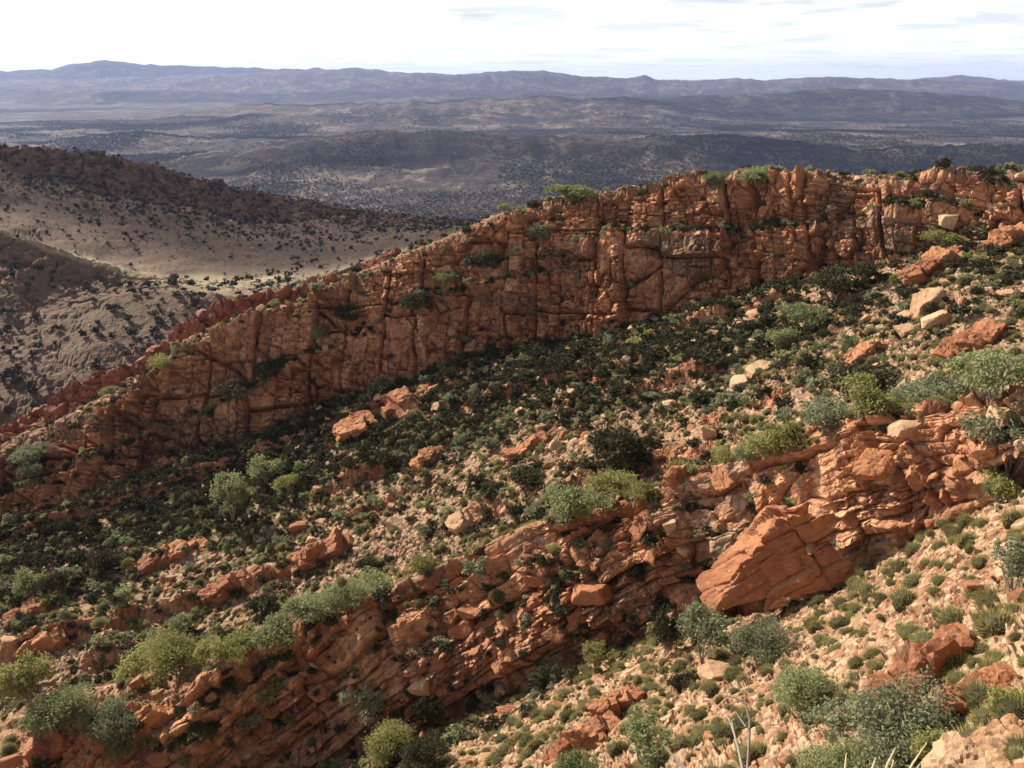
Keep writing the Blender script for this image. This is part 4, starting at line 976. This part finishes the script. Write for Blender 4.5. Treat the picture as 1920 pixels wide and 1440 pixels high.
# ------------------------------------------------------------------ outcrops: tilted plates of bedrock breaking through the slopes
OUT = [  # px, foot py, length px, height px, plates, pale?, label
 (1742,1272,225,125,10,M_rock2,'dark red tilted outcrop on the near slope at right'),
 (1835,1320,170,62,8,M_rock2,'stack of long tilted plates under the right outcrop'),
 (1150,1335,120,60,9,M_rock2,'blocky red outcrop in the near slope, bottom middle'),
 (1085,1400,150,50,9,M_rock2,'low broken outcrop under the blocky red one'),
 (1690,1475,150,60,8,M_pale,'low sunlit rock ledge at the bottom edge beside the grass stalks'),
 (1850,1455,260,110,10,M_pale,'sunlit sandstone ledge in the bottom right corner'),
 (1630,665,95,50,7,M_rock,'red outcrop in the upper right gully'),
 (1820,650,150,60,9,M_rock,'long red rock step at the upper right gully'),
 (1760,500,130,55,8,M_rock,'red rock step under the cliff end'),
 (1890,455,110,60,7,M_rock,'orange rock shoulder at the right edge of the cliff'),
 (1000,838,110,34,8,M_rock,'flat rock shelf with a boulder on top in the gully'),
 (800,865,80,34,6,M_rock,'small red outcrop left of the flat rock shelf'),
 (880,970,120,46,8,M_pale,'pale orange sheet of rock above the ridge'),
 (320,1045,110,40,7,M_rock,'red outcrop on the left gully slope'),
 (590,1050,150,60,9,M_rock,'long red outcrop in the lower left gully'),
 (430,1105,100,52,7,M_rock,'dark red outcrop over the gully bottom at left'),
 (82,1215,70,46,6,M_rock,'rounded red outcrop at the left edge of the gully'),
 (60,1145,70,26,5,M_rock,'thin red rock band at the left edge'),
 (1265,895,50,44,6,M_rock,'red knob of rock behind the ridge'),
 (1255,845,60,30,5,M_rock,'broken red rock beside the broad thicket'),
 (760,770,240,56,10,M_rock,'long low red rock band under the cliff'),
 (100,1415,110,60,8,M_rock2,'pink outcrop at the bottom left'),
 (280,1355,80,58,7,M_rock2,'red block outcrop below the grassy shoulder'),
]
Mdip = Euler((R(14), R(-32), R(20)))
def outcrop(px, py, L, Hh, n, m, lab, seed):
    P_, d_ = ground_at(px, py)
    if P_ is None: return
    r = np.random.default_rng(seed); lm = L * d_ / FPX; hm = Hh * d_ / FPX
    if m is M_rock2: hm *= 1.4
    root = obj('rock_outcrop', None); root.location = P_; tag(root, lab, 'rock outcrop')
    ax = Vector((math.cos(R(28)), math.sin(R(28)), 0.22)).normalized()
    for k in range(n):
        t = (k + .5) / n - .5 + r.normal(0, .04)
        c = ax * (lm * t * .8) + Vector((r.normal(0, .06 * lm), r.uniform(0, .25) * lm * .4, 0))
        hh = hm * (1 - 1.3 * abs(t)) * r.uniform(.6, 1.1)
        w_ = lm / n * r.uniform(1.3, 2.4)
        V, F = stone(seed * 31 + k, (w_ * .62, w_ * .6, max(hh * .55, w_ * .16)), 4, 4, .05 * w_)
        d = blocks(V + seed, (w_ * .35, w_ * .35, w_ * .12), None, seed + k, .02 * w_, .07 * w_, .04 * w_, .15)[0]
        V = V + V / np.linalg.norm(V, axis=1, keepdims=True) * d[:, None]
        b = obj('rock_block', mesh_np('rock_block', V, F, [m]), root)
        b.location = c + Vector((0, 0, hh * .12)); b.rotation_euler = (Mdip.x + r.normal(0, .12), Mdip.y * .7 + r.normal(0, .15), Mdip.z + r.normal(0, .2))
for k, a in enumerate(OUT): outcrop(*a, 1700 + k)

# ------------------------------------------------------------------ scrub on the far slopes and the plain
SCR = []
for k in range(4):
    (lv, lf), _ = crown(2000 + k, 'round', nclump=16, nleaf=7, leaf=0.16); SCR.append(mesh_np('scrub_bush', lv, lf, [M_scrub]))
def sample_grid(Gh, dens, n, seed):
    nr, nc = Gh.shape[:2]; r = np.random.default_rng(seed); A = np.linalg.norm(np.cross(np.gradient(Gh, axis=0), np.gradient(Gh, axis=1)), axis=-1) * dens
    A[-1] = 0; A[:, -1] = 0; w = A.ravel() / A.sum(); i = np.clip(np.searchsorted(np.cumsum(w), r.random(n)), 0, nr * nc - nc - 2); g = Gh.reshape(-1, 3)
    a, b = r.random((2, n, 1)); return g[i] * (1 - a) * (1 - b) + g[i + 1] * a * (1 - b) + g[i + nc] * (1 - a) * b + g[i + nc + 1] * a * b, i
TD = None
fh = fbm(GH.reshape(-1, 3), 45, 3, 501).reshape(GH.shape[:2])
rr = np.arange(GH.shape[0])[:, None] / GH.shape[0]
p, i = sample_grid(GH, np.clip(.7 + fh * 2.2, .1, 2) * (1 + 2.2 * (rr < .42)) + 2.4 * np.clip(RH + .2, 0, 1) * (rr > .6) + 2.2 * sstep(rr, .62, .72) * (rr < .95), 24000, 11); r = np.random.default_rng(12); n = len(p)
sz = r.uniform(.9, 3.6, n) ** 1.0; x, y, d = project(p)
sil = np.interp(x, XR, project(GR_[52])[1]); silc = np.interp(x, PX, silA)
vis = (x > 0) & (x < 860) & (y < np.minimum(sil, silc)) & (y > 200)
app = sz / d * vis; order = np.argsort(-app); ind = order[:60]
scrub_src = {}
for j in ind:
    v = j % 4; o = obj('hill_bush', SCR[v]); o.location = p[j] - [0, 0, .1]; o.rotation_euler = (0, 0, r.uniform(0, 6)); o.scale = [sz[j] * 1.25] * 3
    tag(o, 'dark bush dotted on the brown hill beyond the cliff', 'bush', 'dark bushes dotted on the brown hill'); scrub_src.setdefault(v, o)
sz[np.random.default_rng(3).random(n) < .5] *= .45
rest = np.setdiff1d(np.arange(n), ind); z3 = np.zeros(n)
rot = np.stack([z3, z3, r.uniform(0, 6.28, n)], -1)
gn_stuff('hill_scrub', p[rest] - [0, 0, .1], rot[rest], np.repeat(sz[rest, None], 3, 1), (rest % 4), [scrub_src[v] for v in range(4)], 'dark low scrub dotted over the brown hill')
p, i = sample_grid(GH, np.clip(.2 + fh[::-1], .05, 1) + 1.2 * np.clip(RH, 0, 1), 2200, 13); n = len(p); r = np.random.default_rng(14)
src = [o for o in bpy.data.objects if o.name.startswith('boulder') and o.data.name.startswith('stone')]
use = []; 
for o in src:
    if o.data.materials[0] == M_pale and o.data.name not in [q.data.name for q in use]: use.append(o)
sz = r.pareto(2.2, n) * .7 + .5; sz = np.minimum(sz, 5); rot = r.uniform(-.4, .4, (n, 3)); rot[:, 2] *= 8
if use: gn_stuff('hill_stones', p, rot, sz[:, None] * r.uniform(.7, 1.3, (n, 3)), r.integers(0, len(use), n), use, 'scattered pale stones on the brown hill')
mask = (DD > 1100) & (DD < 6500) & (XX > -350) & (XX < 2280)
dn = fbm(FP, (420, 420, 9e9), 4, 511); dens = mask * np.clip(.25 + dn * 3.0, .02, 1) * np.clip(2600 / DD, .2, 1.5)
p, i = sample_grid(FP, dens, 150000, 15); n = len(p); r = np.random.default_rng(16)
sz = r.uniform(2.6, 7.0, n) * np.clip(p[:, 1] / 2500, .8, 1.6); rot = np.zeros((n, 3)); rot[:, 2] = r.uniform(0, 6.28, n)
scl = np.stack([sz, sz, sz * r.uniform(.6, 1.0, n)], -1)
gn_stuff('plain_scrub', p - [0, 0, .3], rot, scl, np.arange(n) % 4, [scrub_src[v] for v in range(4)], 'dark mulga scrub covering the plain')

# ------------------------------------------------------------------ dead branches and dry grass close to the camera
def polytube(pts, rad, m, name, parent=None):
    ps = [tube(pts[k], pts[k + 1], rad[k], rad[k + 1], 6) for k in range(len(pts) - 1)]; V, F = join(ps); return obj(name, mesh_np(name, V, F, [m]), parent)
def path(pix, d): return [ray(a, b) * (d + k * .05) for k, (a, b) in enumerate(pix)]
t = obj('dead_shrub', None); tag(t, 'bare bleached branches of a dead shrub at the bottom', 'dead shrub')
DB = 34.0
polytube(path([(1400,1470),(1404,1400),(1406,1350),(1398,1320),(1378,1308),(1345,1302)], DB), [.07,.055,.05,.04,.03,.015], M_bark, 'branch', t)
polytube(path([(1396,1460),(1385,1405),(1376,1372),(1368,1350),(1360,1342)], DB), [.06,.05,.045,.03,.015], M_dead, 'branch', t)
polytube(path([(1376,1372),(1372,1352),(1378,1346)], DB), [.03,.02,.01], M_dead, 'branch', t)
polytube(path([(1398,1362),(1386,1345),(1379,1334)], DB), [.03,.02,.01], M_dead, 'branch', t)
polytube(path([(1290,1446),(1268,1424),(1243,1396)], DB), [.06,.05,.02], M_dead, 'branch', t)
g = obj('dry_grass_tuft', None); tag(g, 'tall dry grass stalks sticking up at the bottom right', 'grass')
for k, (a, b, c, e) in enumerate([(1655,1460,1679,1402),(1690,1470,1738,1392),(1586,1470,1587,1412),(1630,1470,1642,1420),(1668,1470,1676,1425),(1705,1470,1725,1432)]):
    polytube([ray(a, b) * 9, ray((a + c) / 2 - 2, (b + e) / 2) * 9.03, ray(c, e) * 9.1], [.010, .010, .004], M_straw, 'stalk', g)

# ------------------------------------------------------------------ clouds out of view, placed to shade the left hill and the far country
m_, n_, o_ = mat('cloud_white'); b_ = nd(n_, 'ShaderNodeBsdfDiffuse'); b_.inputs[0].default_value = (.85, .85, .87, 1)
t_ = nd(n_, 'ShaderNodeBsdfTransparent'); x_ = nd(n_, 'ShaderNodeMixShader'); x_.inputs[0].default_value = .62; lk(n_, b_.outputs[0], x_.inputs[1]); lk(n_, t_.outputs[0], x_.inputs[2]); lk(n_, x_.outputs[0], o_.inputs[0])
def cloud(x, y, z, rx, ry, seed):
    """a flat-bottomed cloud whose shade falls round (x, y, z)"""
    h = 2800 - z; t = h / sd.z; c = np.array([x + sd.x * t, y + sd.y * t, 2800])
    V, F = ICO[4]; V = V * (1 + fbm(V * 2 + seed, .8, 4, seed)[:, None] * .55); V = V * [rx, ry, min(rx, ry) * .25]
    V[:, 2] = np.where(V[:, 2] < 0, V[:, 2] * .25, V[:, 2])
    o = obj('cloud', mesh_np('cloud', V, F, [m_], smooth=True), kind='structure'); o.location = c; o.rotation_euler = (0, 0, R(8))
for a in [(-240, 650, -100, 600, 165, 1), (-7000, 19500, 100, 8200, 2600, 2), (-1500, 12600, -100, 4200, 700, 3), (3200, 8600, -180, 3300, 1500, 4), (-200, 3400, -200, 1500, 420, 5), (1500, 3000, -230, 900, 300, 7), (-2600, 6200, -250, 800, 420, 11), (500, 5400, -250, 1100, 330, 12), (2600, 5200, -250, 900, 360, 13), (-700, 7600, -230, 1400, 500, 14),
          (1200, 2050, -270, 420, 200, 15), (350, 2500, -260, 300, 170, 16), (9500, 17000, 50, 3000, 1500, 17), (-5200, 9200, -230, 1200, 600, 18), (5600, 11500, -150, 1500, 500, 19), (-900, 2300, -260, 300, 160, 20)]: cloud(*a)  # later ones added, unseen, to make the shade on the far country patchy
# ------------------------------------------------------------------ haze
ZT = float(FP[..., 2].max()) + 30
me = bpy.data.meshes.new('haze')
x0, x1, y0, y1, z0, z1 = -31000, 31000, -600, 31000, -420, ZT
me.from_pydata([(x, y, z) for x in (x0, x1) for y in (y0, y1) for z in (z0, z1)], [], [(0,1,3,2),(4,6,7,5),(0,4,5,1),(2,3,7,6),(0,2,6,4),(1,5,7,3)])
hm_, hn, ho = mat('haze_air'); pv = nd(hn, 'ShaderNodeVolumePrincipled')
pv.inputs['Color'].default_value = (0.50, 0.62, 1.0, 1); pv.inputs['Density'].default_value = 3.2e-5; pv.inputs['Anisotropy'].default_value = 0.2
lk(hn, pv.outputs[0], ho.inputs['Volume']); me.materials.append(hm_)
obj('haze', me, kind='stuff')
print('done', round(time.time() - T0, 1), 'far top', FP[..., 2].max(), 'low', FP[..., 2].min())
